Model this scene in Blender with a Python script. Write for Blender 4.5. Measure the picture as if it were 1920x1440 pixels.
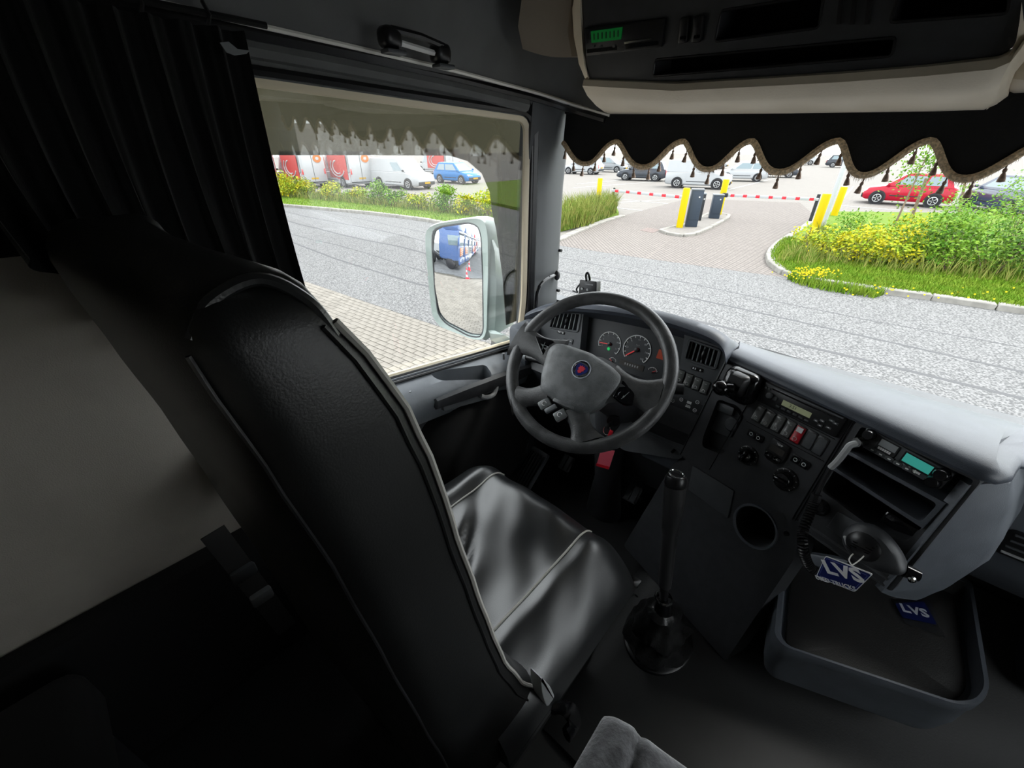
import bpy, bmesh, math, random
from mathutils import Vector, Matrix
random.seed(7)
for o in list(bpy.data.objects): bpy.data.objects.remove(o)
S = bpy.context.scene
COL = S.collection
R = math.radians
# ------------------------------------------------------------------ camera
F = 770.0; PITCH = R(30.3); YAW = R(42.6); CAM = Vector((-0.12, 0.0, 1.32))
GZ = -1.45                                   # outside ground, the cab floor is z = 0
h_ = Vector((-math.sin(YAW), math.cos(YAW), 0)); cr = Vector((math.cos(YAW), math.sin(YAW), 0)); cz = Vector((0, 0, 1))
cf = h_*math.cos(PITCH) - cz*math.sin(PITCH); cu = h_*math.sin(PITCH) + cz*math.cos(PITCH)
cam = bpy.data.objects.new('camera', bpy.data.cameras.new('camera')); COL.objects.link(cam)
cam.data.sensor_fit = 'HORIZONTAL'; cam.data.sensor_width = 36.0; cam.data.lens = 36.0*F/1920.0
cam.data.clip_start = 0.02; cam.data.clip_end = 400
cam.matrix_world = Matrix(((cr.x, cu.x, -cf.x, CAM.x), (cr.y, cu.y, -cf.y, CAM.y), (cr.z, cu.z, -cf.z, CAM.z), (0, 0, 0, 1)))
S.camera = cam
# ------------------------------------------------------------------ sky, sun, exposure
W = bpy.data.worlds.new('overcast_sky'); S.world = W; W.use_nodes = True
bg = W.node_tree.nodes['Background']; bg.inputs[0].default_value = (0.93, 0.965, 1.0, 1); bg.inputs[1].default_value = 4.5
sun = bpy.data.objects.new('sun', bpy.data.lights.new('sun', 'SUN')); COL.objects.link(sun)
sun.data.energy = 4.6; sun.data.angle = R(25); sun.data.color = (1, 0.97, 0.92)
sun.rotation_euler = (R(-28), R(22), 0)
S.view_settings.view_transform = 'Standard'; S.view_settings.look = 'None'
S.view_settings.gamma = 1.0; S.view_settings.use_curve_mapping = False; S.view_settings.exposure = 0.0

# ------------------------------------------------------------------ measuring the place
def ray(x, y): return cr*(x-960) + cu*(720-y) + cf*F
def AX(x, y, v): d = ray(x, y); return CAM + d*((v-CAM.x)/d.x)
def AY(x, y, v): d = ray(x, y); return CAM + d*((v-CAM.y)/d.y)
def AZ(x, y, v): d = ray(x, y); return CAM + d*((v-CAM.z)/d.z)
def G(x, y): return AZ(x, y, GZ)
def frame(o, d, w):
    d = Vector(d).normalized(); w = Vector(w); w = (w - d*w.dot(d)).normalized(); n = d.cross(w)
    return Matrix(((d.x, w.x, n.x, o[0]), (d.y, w.y, n.y, o[1]), (d.z, w.z, n.z, o[2]), (0, 0, 0, 1)))
def on(M, x, y, h=0.0):
    o = M.translation; n = M.col[2].to_3d(); r = ray(x, y)
    p = CAM + r*((o + n*h - CAM).dot(n)/r.dot(n))
    q = M.inverted() @ p
    return (q.x, q.y)
def onw(M, x, y, h=0.0):
    u, v = on(M, x, y, h); return M @ Vector((u, v, h))
T = Matrix.Translation
def rotz(a): return Matrix.Rotation(a, 4, 'Z')

# ------------------------------------------------------------------ materials
MATS = {}
def mat(name, col, rough=0.5, metal=0.0, var=0.0, vscale=8.0, bump=0.0, bscale=60.0, sheen=0.0, coat=0.0, spec=0.5, emit=0.0, col2=None, stretch=None, detail=4.0, alpha=1.0):
    if name in MATS: return MATS[name]
    m = bpy.data.materials.new(name); m.use_nodes = True; nt = m.node_tree; b = nt.nodes['Principled BSDF']
    b.inputs['Base Color'].default_value = (*col, 1); b.inputs['Roughness'].default_value = rough
    b.inputs['Metallic'].default_value = metal; b.inputs['Specular IOR Level'].default_value = spec
    if sheen: b.inputs['Sheen Weight'].default_value = sheen; b.inputs['Sheen Roughness'].default_value = 0.4
    if coat: b.inputs['Coat Weight'].default_value = coat; b.inputs['Coat Roughness'].default_value = 0.08
    if emit: b.inputs['Emission Color'].default_value = (*col, 1); b.inputs['Emission Strength'].default_value = emit
    if alpha < 1: b.inputs['Alpha'].default_value = alpha
    tc = nt.nodes.new('ShaderNodeTexCoord'); src = tc.outputs['Object']
    if stretch:
        mp = nt.nodes.new('ShaderNodeMapping'); mp.inputs['Scale'].default_value = stretch; nt.links.new(src, mp.inputs[0]); src = mp.outputs[0]
    if var or col2:
        n = nt.nodes.new('ShaderNodeTexNoise'); n.inputs['Scale'].default_value = vscale; n.inputs['Detail'].default_value = detail
        nt.links.new(src, n.inputs['Vector'])
        r = nt.nodes.new('ShaderNodeValToRGB')
        a = col2 if col2 else tuple(c*(1-var) for c in col); c2 = col if col2 else tuple(min(1, c*(1+var)) for c in col)
        r.color_ramp.elements[0].color = (*a, 1); r.color_ramp.elements[1].color = (*c2, 1)
        r.color_ramp.elements[0].position = 0.40; r.color_ramp.elements[1].position = 0.60
        nt.links.new(n.outputs['Fac'], r.inputs[0]); nt.links.new(r.outputs[0], b.inputs['Base Color'])
    if bump:
        n = nt.nodes.new('ShaderNodeTexNoise'); n.inputs['Scale'].default_value = bscale; n.inputs['Detail'].default_value = 3
        nt.links.new(src, n.inputs['Vector'])
        bp = nt.nodes.new('ShaderNodeBump'); bp.inputs['Strength'].default_value = bump; bp.inputs['Distance'].default_value = 0.004
        nt.links.new(n.outputs['Fac'], bp.inputs['Height']); nt.links.new(bp.outputs[0], b.inputs['Normal'])
    MATS[name] = m
    return m
def glass(name, tint, base=0.045, gain=0.95, rough=0.0, dust=0.0):
    if name in MATS: return MATS[name]
    m = bpy.data.materials.new(name); m.use_nodes = True; nt = m.node_tree; nt.nodes.clear()
    out = nt.nodes.new('ShaderNodeOutputMaterial'); mix = nt.nodes.new('ShaderNodeMixShader')
    tr = nt.nodes.new('ShaderNodeBsdfTransparent'); tr.inputs[0].default_value = (*tint, 1)
    gl = nt.nodes.new('ShaderNodeBsdfGlossy'); gl.inputs['Roughness'].default_value = rough; gl.inputs[0].default_value = (1, 1, 1, 1)
    lw = nt.nodes.new('ShaderNodeLayerWeight'); lw.inputs[0].default_value = 0.5
    p = nt.nodes.new('ShaderNodeMath'); p.operation = 'POWER'; p.inputs[1].default_value = 5
    a = nt.nodes.new('ShaderNodeMath'); a.operation = 'MULTIPLY_ADD'; a.inputs[1].default_value = gain; a.inputs[2].default_value = base
    nt.links.new(lw.outputs['Facing'], p.inputs[0]); nt.links.new(p.outputs[0], a.inputs[0]); nt.links.new(a.outputs[0], mix.inputs[0])
    nt.links.new(tr.outputs[0], mix.inputs[1]); nt.links.new(gl.outputs[0], mix.inputs[2]); nt.links.new(mix.outputs[0], out.inputs[0])
    MATS[name] = m; return m
def brickmat(name, c1, c2, mortar, bw, bh, off=0.5, rotdeg=0.0, msize=0.008):
    m = bpy.data.materials.new(name); m.use_nodes = True; nt = m.node_tree; b = nt.nodes['Principled BSDF']; b.inputs['Roughness'].default_value = 0.85; b.inputs['Specular IOR Level'].default_value = 0.1
    tc = nt.nodes.new('ShaderNodeTexCoord'); mp = nt.nodes.new('ShaderNodeMapping'); mp.inputs['Rotation'].default_value = (0, 0, R(rotdeg))
    br = nt.nodes.new('ShaderNodeTexBrick'); br.inputs['Scale'].default_value = 1.0; br.offset = off
    br.inputs['Color1'].default_value = (*c1, 1); br.inputs['Color2'].default_value = (*c2, 1); br.inputs['Mortar'].default_value = (*mortar, 1)
    br.inputs['Brick Width'].default_value = bw; br.inputs['Row Height'].default_value = bh; br.inputs['Mortar Size'].default_value = msize
    nt.links.new(tc.outputs['Object'], mp.inputs[0]); nt.links.new(mp.outputs[0], br.inputs['Vector']); nt.links.new(br.outputs['Color'], b.inputs['Base Color'])
    return m
plastic = mat('dark_grey_plastic', (0.075, 0.08, 0.086), 0.5, var=0.06, vscale=30, bump=0.15, bscale=700)
dashtop_m = mat('dash_top_grey_plastic', (0.076, 0.086, 0.107), 0.40, var=0.06, vscale=20, bump=0.15, bscale=600)
panel_m = mat('console_black_plastic', (0.042, 0.044, 0.048), 0.45, var=0.08, vscale=40, bump=0.12, bscale=800)
black = mat('black_plastic', (0.008, 0.008, 0.009), 0.35)
gloss = mat('gloss_black_plastic', (0.006, 0.006, 0.007), 0.12)
voidm = mat('matt_black_lining', (0.004, 0.004, 0.004), 0.9)
slate = mat('slate_grey_plastic', (0.10, 0.112, 0.13), 0.45, var=0.06, vscale=25, bump=0.12, bscale=500)
midgrey = mat('mid_grey_plastic', (0.18, 0.19, 0.20), 0.45)
lightgrey = mat('light_grey_plastic', (0.42, 0.43, 0.43), 0.45)
beige = mat('beige_plastic', (0.76, 0.67, 0.53), 0.55, var=0.05, vscale=6, bump=0.1, bscale=300)
cream = mat('cream_paint', (0.80, 0.70, 0.52), 0.4)
mint = mat('pale_mint_paint', (0.42, 0.50, 0.47), 0.25, coat=0.15)
white = mat('white_print', (0.88, 0.88, 0.88), 0.6)
grey_print = mat('grey_print', (0.35, 0.36, 0.36), 0.6)
leather = mat('black_leather', (0.010, 0.0105, 0.0105), 0.40, var=0.15, vscale=12, bump=0.09, bscale=520, spec=0.6)
leather_shiny = mat('worn_black_leather', (0.016, 0.017, 0.018), 0.31, var=0.15, vscale=9, bump=0.08, bscale=520, spec=1.0)
piping_m = mat('pale_piping', (0.46, 0.45, 0.41), 0.5)
wheel_m = mat('steering_wheel_leather', (0.066, 0.067, 0.068), 0.36, var=0.25, vscale=25, bump=0.2, bscale=320)
pad_m = mat('hub_pad_plastic', (0.15, 0.158, 0.16), 0.40, var=0.2, vscale=30, bump=0.3, bscale=420)
velvet = mat('black_velvet', (0.004, 0.004, 0.004), 0.95, sheen=0.12, bump=0.2, bscale=300)
braid_m = mat('brown_braid', (0.60, 0.45, 0.28), 0.7, var=0.3, vscale=200, bump=0.6, bscale=500)
tassel_m = mat('brown_tassel_thread', (0.30, 0.21, 0.16), 0.8, var=0.3, vscale=150)
floor_m = mat('black_rubber_floor', (0.017, 0.0175, 0.0175), 0.55, var=0.12, vscale=4, bump=0.1, bscale=260)
lining = mat('dark_headlining', (0.13, 0.133, 0.13), 0.75, var=0.06, vscale=10, bump=0.15, bscale=500)
backwall_m = mat('grey_cab_wall_cloth', (0.50, 0.465, 0.41), 0.8, var=0.12, vscale=3, bump=0.15, bscale=400)
velour = mat('grey_velour', (0.12, 0.12, 0.125), 0.9, var=0.25, vscale=45, sheen=0.8, bump=0.4, bscale=160)
chrome = mat('chrome', (0.7, 0.7, 0.7), 0.12, metal=1)
red_m = mat('red_plastic', (0.55, 0.015, 0.03), 0.35)
redclear = mat('red_tag_plastic', (0.80, 0.13, 0.18), 0.3)
blue_m = mat('navy_tag_card', (0.012, 0.02, 0.13), 0.35)
lcd = mat('olive_lcd', (0.20, 0.22, 0.13), 0.3, emit=0.35)
lcd_teal = mat('teal_lcd', (0.03, 0.25, 0.21), 0.3, emit=0.75)
lcd_green = mat('green_lcd', (0.0, 0.07, 0.010), 0.3, emit=0.55)
lcd_red = mat('red_lcd', (0.18, 0.03, 0.015), 0.3, emit=0.4)
lcd_off = mat('unlit_lcd', (0.05, 0.045, 0.04), 0.3)
needle_m = mat('red_needle', (0.8, 0.05, 0.05), 0.4, emit=0.2)
greenlamp = mat('green_tell_tale', (0.0, 0.5, 0.1), 0.4, emit=0.5)
asphalt = mat('asphalt', (0.185, 0.183, 0.183), 0.9, col2=(0.075, 0.075, 0.076), vscale=34, detail=6, bump=0.4, bscale=60, spec=0.12)
asphalt_old = asphalt
concrete = mat('concrete_kerb', (0.23, 0.22, 0.20), 0.85, var=0.12, vscale=5, bump=0.3, bscale=60, spec=0.12)
paver_m = mat('beige_paver', (0.185, 0.17, 0.15), 0.85, var=0.10, vscale=3, bump=0.25, bscale=90, spec=0.12)
joint_m = mat('paver_joint_sand', (0.075, 0.07, 0.06), 0.95, var=0.2, vscale=12, spec=0.12)
grass_m = mat('grass_blades', (0.105, 0.20, 0.012), 0.7, col2=(0.15, 0.22, 0.02), vscale=3, spec=0.12)
soil = mat('verge_turf', (0.085, 0.15, 0.012), 0.9, col2=(0.11, 0.155, 0.022), vscale=4, spec=0.12)
drygrass = mat('dry_long_grass', (0.22, 0.22, 0.055), 0.7, col2=(0.11, 0.17, 0.022), vscale=5, spec=0.12)
leaf_g = mat('green_leaves', (0.055, 0.155, 0.008), 0.5, col2=(0.14, 0.24, 0.018), vscale=4, spec=0.12)
leaf_y = mat('yellow_green_leaves', (0.38, 0.33, 0.004), 0.5, col2=(0.17, 0.26, 0.012), vscale=3, spec=0.12)
leaf_d = mat('dark_green_leaves', (0.03, 0.085, 0.008), 0.5, col2=(0.07, 0.14, 0.012), vscale=4, spec=0.12)
flower_m = mat('yellow_petals', (0.45, 0.33, 0.005), 0.6, spec=0.12)
wood = mat('weathered_wood', (0.16, 0.12, 0.085), 0.8, var=0.2, vscale=10, stretch=(8, 8, 1), spec=0.12)
yellow_m = mat('yellow_paint', (0.46, 0.34, 0.0), 0.4, spec=0.12)
cab_blue = mat('blue_grey_paint', (0.04, 0.052, 0.07), 0.4, spec=0.12)
whitepaint = mat('white_paint', (0.36, 0.37, 0.38), 0.3, coat=0.1, spec=0.2)
lotwhite = mat('white_road_paint', (0.30, 0.30, 0.29), 0.7, spec=0.12)
tyre = mat('tyre_rubber', (0.02, 0.02, 0.022), 0.8, spec=0.12)
rimm = mat('alloy_wheel', (0.45, 0.46, 0.47), 0.35, metal=0.6)
carglass = mat('car_glass', (0.10, 0.15, 0.17), 0.08, coat=1.0)
plate_m = mat('yellow_number_plate', (0.36, 0.22, 0.01), 0.5, spec=0.12)
trim_m = mat('car_black_trim', (0.03, 0.032, 0.035), 0.5, spec=0.12)
headlamp = mat('clear_lamp', (0.65, 0.68, 0.7), 0.15, coat=1.0)
taillamp = mat('red_lamp', (0.5, 0.02, 0.02), 0.2, coat=1.0)

# ------------------------------------------------------------------ mesh builder
def origin_of(p):
    v = Vector((0, 0, 0))
    while p is not None: v += p.location; p = p.parent
    return v
class MB:
    def __init__(s, M=None): s.bm = bmesh.new(); s.M = M if M is not None else Matrix()
    def merge(s, t, M=None):
        t.transform(s.M @ M if M is not None else s.M)
        me = bpy.data.meshes.new('t'); t.to_mesh(me); t.free(); s.bm.from_mesh(me); bpy.data.meshes.remove(me); return s
    def box(s, c, size, r=0.0, rot=None, seg=2):
        t = bmesh.new(); bmesh.ops.create_cube(t, size=1.0)
        bmesh.ops.scale(t, vec=Vector(size), verts=t.verts)
        if r > 0: bmesh.ops.bevel(t, geom=list(t.edges), offset=min(r, min(size)*0.49), segments=seg, profile=0.5, affect='EDGES')
        M = T(Vector(c)) @ (rot if rot is not None else Matrix())
        return s.merge(t, M)
    def loft(s, rings, closed=True, cap=True, ends=True):
        t = bmesh.new(); vs = [[t.verts.new(p) for p in r] for r in rings]; n = len(rings[0])
        for a, b in zip(vs[:-1], vs[1:]):
            for i in range(n if closed else n-1):
                j = (i+1) % n
                try: t.faces.new((a[i], a[j], b[j], b[i]))
                except Exception: pass
        if cap and closed:
            t.faces.new(list(reversed(vs[0]))); t.faces.new(vs[-1])
        bmesh.ops.recalc_face_normals(t, faces=t.faces)
        return s.merge(t)
    def tube(s, path, r, n=8, closed=False, flat=1.0):
        P = [Vector(p) for p in path]; m = len(P); rings = []
        up = None
        for i, p in enumerate(P):
            a = P[(i-1) % m] if (closed or i > 0) else P[i]; b = P[(i+1) % m] if (closed or i < m-1) else P[i]
            t = (b-a)
            if t.length < 1e-9: t = Vector((0, 0, 1))
            t.normalize()
            if up is None: up = Vector((0, 0, 1)) if abs(t.z) < 0.9 else Vector((0, 1, 0))
            e1 = t.cross(up)
            if e1.length < 1e-6: e1 = t.orthogonal()
            e1.normalize(); e2 = e1.cross(t).normalized(); up = e2
            rr = r[i] if isinstance(r, (list, tuple)) else r
            rings.append([p + e1*math.cos(2*math.pi*k/n)*rr + e2*math.sin(2*math.pi*k/n)*rr*flat for k in range(n)])
        if closed: rings.append(rings[0]); return s.loft(rings, True, False)
        return s.loft(rings)
    def cyl(s, p0, p1, r0, r1=None, n=16): return s.tube([p0, p1], [r0, r0 if r1 is None else r1], n)
    def prism(s, poly, h0, h1, bevel=0.0, seg=2):
        t = bmesh.new(); a = [t.verts.new((p[0], p[1], h0)) for p in poly]; b = [t.verts.new((p[0], p[1], h1)) for p in poly]; n = len(poly)
        t.faces.new(list(reversed(a))); top = t.faces.new(b)
        for i in range(n): t.faces.new((a[i], a[(i+1) % n], b[(i+1) % n], b[i]))
        bmesh.ops.recalc_face_normals(t, faces=t.faces)
        if bevel > 0: bmesh.ops.bevel(t, geom=list(top.edges), offset=bevel, segments=seg, profile=0.5, affect='EDGES')
        return s.merge(t)
    def lathe(s, prof, o=(0, 0, 0), axis=None, n=24):
        M = axis if axis is not None else Matrix()
        rings = [[(T(Vector(o)) @ M) @ Vector((r*math.cos(2*math.pi*k/n), r*math.sin(2*math.pi*k/n), h)) for k in range(n)] for r, h in prof]
        return s.loft(rings)
    def ell(s, c, rad, u=16, v=10, rot=None):
        t = bmesh.new(); bmesh.ops.create_uvsphere(t, u_segments=u, v_segments=v, radius=1.0); bmesh.ops.scale(t, vec=Vector(rad), verts=t.verts)
        return s.merge(t, T(Vector(c)) @ (rot if rot is not None else Matrix()))
    def grid(s, fn, nu, nv, thick=None):
        t = bmesh.new(); vs = [[t.verts.new(fn(i/(nu-1), j/(nv-1))) for j in range(nv)] for i in range(nu)]
        for i in range(nu-1):
            for j in range(nv-1): t.faces.new((vs[i][j], vs[i+1][j], vs[i+1][j+1], vs[i][j+1]))
        bmesh.ops.recalc_face_normals(t, faces=t.faces)
        if isinstance(thick, Vector):
            d = bmesh.ops.duplicate(t, geom=list(t.faces)+list(t.verts)+list(t.edges)); nv_ = [g for g in d['geom'] if isinstance(g, bmesh.types.BMVert)]; bmesh.ops.translate(t, vec=thick, verts=nv_)
            bmesh.ops.reverse_faces(t, faces=[g for g in d['geom'] if isinstance(g, bmesh.types.BMFace)])
        elif thick: bmesh.ops.solidify(t, geom=list(t.faces), thickness=thick)
        return s.merge(t)
    def face(s, pts):
        t = bmesh.new(); t.faces.new([t.verts.new(p) for p in pts]); return s.merge(t)
    def mesh(s, name, m, smooth=True, ang=40):
        me = bpy.data.meshes.new(name); s.bm.to_mesh(me); s.bm.free()
        if smooth:
            me.polygons.foreach_set('use_smooth', [True]*len(me.polygons)); me.set_sharp_from_angle(angle=R(ang))
        if m is not None: me.materials.append(m)
        return me
    def build(s, name, m, parent=None, smooth=True, local=False, label=None, kind=None, ang=40):
        if parent is not None and not local:
            v = origin_of(parent)
            if v.length > 0: bmesh.ops.translate(s.bm, vec=-v, verts=s.bm.verts)
        o = bpy.data.objects.new(name, s.mesh(name, m, smooth, ang)); COL.objects.link(o); o.parent = parent
        if label: o['label'] = label
        if kind: o['kind'] = kind
        return o
def tag(o, label, cat=None, group=None, kind=None):
    o['label'] = label
    if cat: o['category'] = cat
    if group: o['group'] = group
    if kind: o['kind'] = kind
    return o
def thing(name, label, cat, loc=(0, 0, 0), rz=0.0, group=None, kind=None):
    o = bpy.data.objects.new(name, None); COL.objects.link(o); o.location = loc; o.rotation_euler = (0, 0, rz); o.empty_display_size = 0.05
    return tag(o, label, cat, group, kind)
def struct(mb, name, m, label, parent=None):
    o = mb.build(name, m, parent); o['kind'] = 'structure'; o['label'] = label; return o
def copy_tree(o, parent=None):
    c = o.copy(); COL.objects.link(c); c.parent = parent
    for ch in o.children: copy_tree(ch, c)
    return c
def cut(o, mb):
    c = mb.build('cutter', None); c.location = origin_of(o)*-1
    md = o.modifiers.new('b', 'BOOLEAN'); md.object = c; md.operation = 'DIFFERENCE'; md.solver = 'EXACT'
    # the object and its cutter share one space: evaluate with the parent's offset cancelled
    par = o.parent; o.parent = None
    c.location = (-origin_of(par) if par is not None else Vector((0, 0, 0)))
    bpy.context.view_layer.update()
    dg = bpy.context.evaluated_depsgraph_get(); me = bpy.data.meshes.new_from_object(o.evaluated_get(dg)); me.name = o.data.name
    o.modifiers.clear(); old = o.data; o.data = me; bpy.data.meshes.remove(old)
    cm = c.data; bpy.data.objects.remove(c); bpy.data.meshes.remove(cm); o.parent = par
    me.set_sharp_from_angle(angle=R(40))
def text(s, size, m, M, parent, name='lettering', ext=0.0004, align='CENTER', shear=0.0, sx=1.0, bold=0.0):
    cu_ = bpy.data.curves.new('f', 'FONT'); cu_.body = s; cu_.size = size; cu_.align_x = align; cu_.align_y = 'CENTER'; cu_.extrude = ext; cu_.shear = shear; cu_.resolution_u = 2; cu_.offset = bold
    o = bpy.data.objects.new('f', cu_); COL.objects.link(o); bpy.context.view_layer.update()
    me = bpy.data.meshes.new_from_object(o.evaluated_get(bpy.context.evaluated_depsgraph_get())); bpy.data.objects.remove(o); bpy.data.curves.remove(cu_)
    me.transform(T(-origin_of(parent)) @ M @ Matrix.Diagonal((sx, 1, 1, 1))); me.materials.clear(); me.materials.append(m); me.name = name
    q = bpy.data.objects.new(name, me); COL.objects.link(q); q.parent = parent; return q
def rrect(cx, cy, w, h, r, n=5):
    pts = []
    for sx, sy, a0 in ((1, 1, 0), (-1, 1, 90), (-1, -1, 180), (1, -1, 270)):
        for k in range(n+1):
            a = R(a0 + 90*k/n); pts.append((cx + sx*(w/2-r) + r*math.cos(a), cy + sy*(h/2-r) + r*math.sin(a)))
    return pts
def rpoly(pts, r, n=4):
    out = []; m = len(pts); P = [Vector(p).to_2d() for p in pts]
    for i in range(m):
        a, b, c = P[i-1], P[i], P[(i+1) % m]; u = (a-b); v = (c-b); k = min(r, u.length*0.45, v.length*0.45); p = b+u.normalized()*k; q = b+v.normalized()*k
        for j in range(n+1):
            t = j/n; w = p*(1-t)**2 + b*2*t*(1-t) + q*t*t; out.append((w.x, w.y))
    return out
def interp(tab, z):
    if z <= tab[0][0]: return tab[0][1]
    for (a, va), (b, vb) in zip(tab[:-1], tab[1:]):
        if z <= b: t = (z-a)/(b-a); t = t*t*(3-2*t)*0.4 + t*0.6; return va+(vb-va)*t
    return tab[-1][1]
def spline(pts, n):
    P = [Vector(p) for p in pts]; out = []
    for i in range(len(P)-1):
        p0 = P[max(i-1, 0)]; p1 = P[i]; p2 = P[i+1]; p3 = P[min(i+2, len(P)-1)]
        for k in range(n):
            t = k/n
            out.append(0.5*((2*p1) + (p2-p0)*t + (2*p0-5*p1+4*p2-p3)*t*t + (3*p1-p0-3*p2+p3)*t**3))
    out.append(P[-1]); return out
# ================================================================== THE CAB SHELL
struct(MB().box((0, 0.15, -0.03), (2.4, 2.5, 0.06)), 'floor', floor_m, 'black rubber cab floor')
struct(MB().box((0, 0.15, 1.96), (2.4, 2.5, 0.06)), 'ceiling', lining, 'dark cab roof lining')
struct(MB().box((0, -1.10, 0.95), (2.4, 0.06, 2.0)), 'wall_back', backwall_m, 'grey rear cab wall')
wl = struct(MB().box((-1.15, -0.49, 0.95), (0.04, 1.18, 2.0)).box((-1.15, 0.71, 1.74), (0.04, 1.36, 0.44)), 'wall_left', backwall_m, 'grey cab side wall behind the driver seat')
wr = struct(MB().box((1.165, 0.15, 0.95), (0.07, 2.5, 2.0)), 'wall_right', lining, 'dark cab side wall on the passenger side')
cut(wr, MB().box((1.165, 0.75, 1.05), (0.3, 0.85, 0.68), r=0.05))
struct(MB().box((1.165, 0.75, 1.05), (0.006, 0.9, 0.74)), 'window_3', glass('side_glass', (0.97, 0.98, 0.975), 0.08), 'clear passenger side window')
wf = struct(MB().box((0, 1.40, 0.35), (2.4, 0.06, 0.80)).box((0, 1.38, 1.75), (2.4, 0.06, 0.44)), 'wall_front', plastic, 'dark cab front wall below and above the windscreen')
struct(MB().grid(lambda u, v: Vector((-1.12+2.24*u, 1.375-0.035*v, 0.70+0.86*v)), 12, 8, thick=0.005), 'window_1', glass('windscreen_glass', (0.975, 0.985, 0.98), 0.012), 'wide clear windscreen')
# pillars beside the windscreen
for sx, nm in ((1, 'trim_1'), (-1, 'trim_2')):
    poly = [(-1.17, 1.168), (-1.125, 1.168), (-1.095, 1.235), (-1.10, 1.33), (-1.115, 1.36), (-1.17, 1.37)]
    mb = MB(); rings = []
    for k in range(9):
        z = -0.05+1.65*k/8; fl = 0.0 if z < 1.2 else (z-1.2)*0.12
        rings.append([Vector((sx*(p[0]+fl), p[1]-fl*0.4, z)) for p in poly])
    mb.loft(rings)
    p_ = struct(mb, nm, mat('pillar_grey', (0.065, 0.07, 0.075), 0.55, bump=0.1, bscale=500), 'grey pillar between door window and windscreen' if sx == 1 else 'grey pillar on the passenger side')
    if sx == 1:
        for a, b in ((1052, 470), (1048, 545)):
            q = AX(a, b, -1.095); MB().cyl(q+Vector((-0.01, 0, 0)), q+Vector((0.002, 0, 0)), 0.006).build('pillar_plug', black, p_)
# ---- driver door
door = thing('door_1', 'dark grey driver door with window', None, (-1.14, 0.6, 0.0)); del door['label']; door['kind'] = 'structure'; door['label'] = 'dark grey driver door with side window'
def zt(y): return 0.775-0.124*y
win = rpoly([(0.25, zt(0.25)), (1.135, zt(1.135)), (1.163, 0.80), (1.166, 1.392), (0.40, 1.425), (0.25, 1.43)], 0.05, 5)
MY = Matrix(((0, 0, 1, 0), (1, 0, 0, 0), (0, 1, 0, 0), (0, 0, 0, 1)))      # plane (y, z) standing at x
fr = MB(MY).prism([(0.101, 0.0), (1.175, 0.0), (1.175, 1.52), (0.101, 1.53)], -1.150, -1.115).build('door_frame', lining, door)
cut(fr, MB(MY).prism(win, -1.3, -1.0))
# cream lip inside the window opening and black rubber inside that
def ringpoly(poly, k): 
    c = Vector((sum(p[0] for p in poly)/len(poly), sum(p[1] for p in poly)/len(poly)))
    out = []
    m = len(poly)
    for i in range(m):
        a = Vector(poly[i-1]); b = Vector(poly[(i+1) % m]); t = (b-a).normalized(); nrm = Vector((-t.y, t.x)); out.append(Vector(poly[i])+nrm*k)
    return [(p.x, p.y) for p in out]
wi = ringpoly(win, 0.013); wo = ringpoly(win, -0.001)
mb = MB(MY); mb.loft([[Vector((p[0], p[1], -1.114)) for p in wo], [Vector((p[0], p[1], -1.116)) for p in ringpoly(win, 0.006)], [Vector((p[0], p[1], -1.124)) for p in wi], [Vector((p[0], p[1], -1.132)) for p in wi], [Vector((p[0], p[1], -1.132)) for p in wo]], True, False)
mb.build('window_lip', cream, door)
MB().tube([Vector((-1.112, p[0], p[1])) for p in ringpoly(win, -0.012)], 0.009, 6, closed=True).build('window_seal', black, door)
MB().tube([Vector((-1.108, p[0], p[1])) for p in rpoly([(0.12, 0.05), (1.17, 0.05), (1.185, 0.8), (1.185, 1.44), (0.9, 1.475), (0.12, 1.50)], 0.06, 5)], 0.013, 6, closed=True).build('door_seal', black, door)
MB(MY @ Matrix(((1, 0, 0, 0), (0, 1, 0, 0), (0, 0.034, 1, -0.034*1.05), (0, 0, 0, 1)))).prism(ringpoly(win, 0.004), -1.138, -1.134).build('window_pane', glass('side_glass', (0.97, 0.98, 0.975), 0.08), door)
# ledge under the window: top pad with a pull slot
def prof(y):
    z = zt(y)
    return [Vector((-1.125, y, z-0.008)), Vector((-1.095, y, z-0.010)), Vector((-1.05, y, z-0.022)), Vector((-1.022, y, z-0.045)), Vector((-1.014, y, z-0.062)), Vector((-1.02, y, z-0.10)), Vector((-1.045, y, z-0.145)), Vector((-1.125, y, z-0.15))]
pad = MB().loft([prof(0.11+1.04*k/10) for k in range(11)]).build('door_ledge', mat('door_ledge_grey', (0.19, 0.205, 0.225), 0.42, var=0.06, vscale=20, bump=0.12, bscale=500), door)
sl = [AZ(*p, 0.655) for p in ((807, 712), (908, 680), (922, 686), (920, 692), (830, 721), (815, 719))]
cut(pad, MB().prism(rpoly([(p.x, p.y) for p in sl], 0.012, 3), 0.565, 0.80))
pull = [AZ(*p, 0.655) for p in ((800, 724), (806, 706), (910, 674), (930, 680))]
for k, x_ in enumerate((-1.118, -1.108, -1.098)):
    MB().tube([Vector((x_, 0.13+1.0*i/8, zt(0.13+1.0*i/8)+0.004-0.004*k)) for i in range(9)], 0.0045, 6).build('weather_strip', black if k != 1 else slate, door)
MB().tube([Vector((-1.008, y, zt(y)-0.068)) for y in (0.62, 0.75, 0.88, 1.0, 1.08)], [0.012, 0.017, 0.018, 0.017, 0.012], 8, flat=1.6).build('pull_bar', panel_m, door)
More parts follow.
